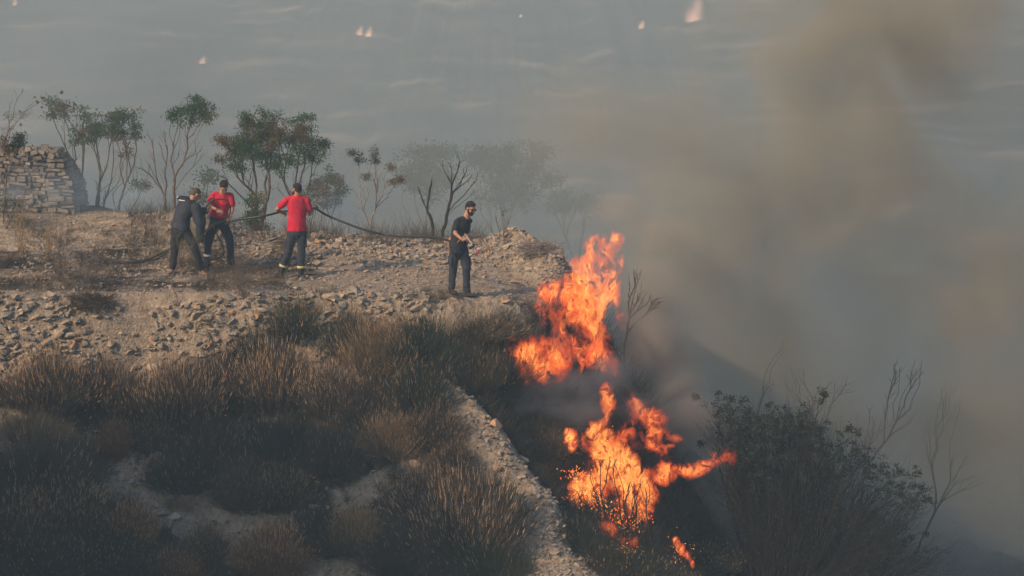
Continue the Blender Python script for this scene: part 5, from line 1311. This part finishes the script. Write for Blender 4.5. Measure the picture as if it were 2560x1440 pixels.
flame('flame', [(1690, 1358, 10, 14, .7), (1704, 1376, 10, 14, .9), (1718, 1392, 8, 12, .9), (1730, 1410, 6, 10, .9)], -1.6, 'small slanting flame in the grass at the bottom right of the lower fire', K=4.0, scale=7, thr=.35, seed=9.4, voxel=.03, dy=.1, tilt=-.7)
# burning twigs: many small tongues, too many to count
M_EMB, nt, out = mat_new('burning_twigs'); em = N(nt, 'ShaderNodeEmission'); oi = N(nt, 'ShaderNodeTexNoise', i_Scale=9.0, i_Detail=3.0)
cr = ramp(nt, [(.35, (1, .09, .01)), (.5, (1, .25, .03)), (.7, (1, .60, .16))]); nt.links.new(oi.outputs['Fac'], cr.inputs[0]); nt.links.new(cr.outputs[0], em.inputs[0]); em.inputs[1].default_value = 1.15; nt.links.new(em.outputs[0], out.inputs[0])
mb = MB(); rg = np.random.default_rng(91)
def tongues(cx, cy_, rx, ry, n, Y, s0=.5, ang=.3):
    Y = min(Y - .9, hit(cx, cy_).y - .45)
    P = []
    s0 = s0 * .62
    for _ in range(int(n * 1.9)):
        x = rg.normal(cx, rx * .5); y = rg.normal(cy_, ry * .5); p = A3(at(x, y, Y + rg.normal(0, .1)))
        L_ = s0 * rg.uniform(.02, .10) ** 1.0; w = L_ * rg.uniform(.14, .30); a_ = ang + rg.normal(0, .7)
        pts = [p, p + A3([math.sin(a_), 0, math.cos(a_)]) * L_ * .5 + rg.normal(0, L_ * .12, 3), p + A3([math.sin(a_ + rg.normal(0, .5)), 0, math.cos(a_)]) * L_]
        tube(mb, pts, [w * .6, w, w * .1], 4)
for t_ in ((1545, 1320, 45, 40, 90, -1.7, .75), (1520, 1280, 60, 30, 60, -1.5, .8), (1560, 1385, 45, 30, 70, -2.1, .6), (1540, 1430, 50, 20, 30, -2.4, .5), (1440, 1185, 40, 18, 42, -1.3, .8), (1470, 1250, 50, 30, 60, -1.3, .8), (1600, 1290, 30, 40, 40, -1.4, .6), (1700, 1380, 30, 30, 26, -1.9, .6, -.7), (1490, 1360, 30, 40, 14, -2.0, .5), (1530, 1130, 60, 60, 24, -1.2, .7)):
    tongues(*t_)
eo = obj('burning_twigs', mb.mesh('burning_twigs', M_EMB)); tag(eo, 'scattered burning twigs glowing in the lower bush', 'embers', kind='stuff')
p_ = at(1663, 1407, hit(1663, 1415).y - .3); mb = MB(); tube(mb, [A3([0, 0, -.05]), A3([.01, 0, 0]), A3([.0, 0, .05])], [.02, .026, .004], 6); eo = obj('flame', mb.mesh('flame', M_EMB), None, p_); tag(eo, 'tiny isolated flame near the bottom between the burning twigs and the slanting flame', 'flame')
# the burning bush: black twigs in front of and inside the lower fire
tree('burning_bush', (1560, 1440), min(-2.75, hit(1550, 1330).y - .5), (), [(1540, 1270, 70, 60, 60), (1480, 1240, 60, 40, 36), (1600, 1230, 50, 50, 36), (1500, 1150, 50, 40, 16), (1560, 1340, 70, 40, 40), (1640, 1330, 40, 40, 14)], 'charred twiggy bush burning in the lower fire', 'bush', seed=81, bark=M_CHAR, r_tip=.0045, r_base=.02, tipdens=1.5, angle=-.3, wig=.02, extra_feet=((1500, 1420), (1620, 1440)), upw=.1)
for kind, cx, cy_, w, h, lab, v in (('dark', 1340, 1110, 130, 110, 'dark bush in the gully just right of the stony rib', 0), ('green', 1560, 1420, 220, 110, 'dark green broom at the bottom in front of the burning bush', 0), ('dark', 1450, 1330, 130, 120, 'scorched bush between the stony rib and the burning twigs', 1),
        ('green', 1760, 1400, 170, 90, 'low dark green scrub right of the slanting flame', 1), ('dark', 1660, 1440, 160, 80, 'low dark scrub at the bottom below the slanting flame', 0), ('dark', 1280, 960, 130, 100, 'shadowy bush in dark smoke under the low reddish flames', 1)):
    shrub(kind, cx, cy_, w, h, lab, v)
# fires on the hillside across the valley
def far_flame(px, py, rx, ry, label, K=1.0):
    h = None; d = ray(px, py)
    for t in np.arange(150, 700, 1.0):
        q = CAM + d * float(t)
        if q.z <= float(gz(q.x, q.y)): h = CAM + d * float(t - 1.5); break
    if h is None: return
    k = (h - CAM).length * _K
    bl = [(0, 0, 0, rx * k, rx * k, ry * k * .8, 1.0), (rx * k * .3, 0, ry * k * .5, rx * k * .6, rx * k * .6, ry * k * .6, .8), (-rx * k * .4, 0, -ry * k * .2, rx * k * .6, rx * k * .6, ry * k * .6, .6)]
    m, nt, out = mat_new('distant_fire'); P = N(nt, 'ShaderNodeTexCoord').outputs['Object']; f = blob_field(nt, bl, P)
    em = N(nt, 'ShaderNodeEmission'); em.inputs[0].default_value = (1, .50, .32, 1)
    mu = N(nt, 'ShaderNodeMath', operation='MULTIPLY'); mu.inputs[1].default_value = 4.2 * K / (rx * k); nt.links.new(f, mu.inputs[0]); nt.links.new(mu.outputs[0], em.inputs[1]); nt.links.new(em.outputs[0], out.inputs['Volume'])
    m.cycles.volume_step_rate = .5
    o = env_mesh('distant_flame', bl, m, voxel=rx * k * .2, sub=2); o.location = h; tag(o, label, 'flame')
far_flame(1735, 48, 34, 70, 'tallest distant flame on the hazy far hillside, above the smoke plume')
far_flame(899, 84, 14, 24, 'left one of the pair of distant flames on the far hillside')
far_flame(922, 88, 14, 28, 'right one of the pair of distant flames on the far hillside')
far_flame(506, 155, 14, 18, 'small distant flame on the hillside above the leaning tree')
far_flame(37, 12, 10, 30, 'distant flame in the top left corner')
far_flame(1302, 40, 7, 7, 'tiniest distant flame near the top middle')
far_flame(1604, 66, 12, 20, 'faint distant flame left of the tallest one')
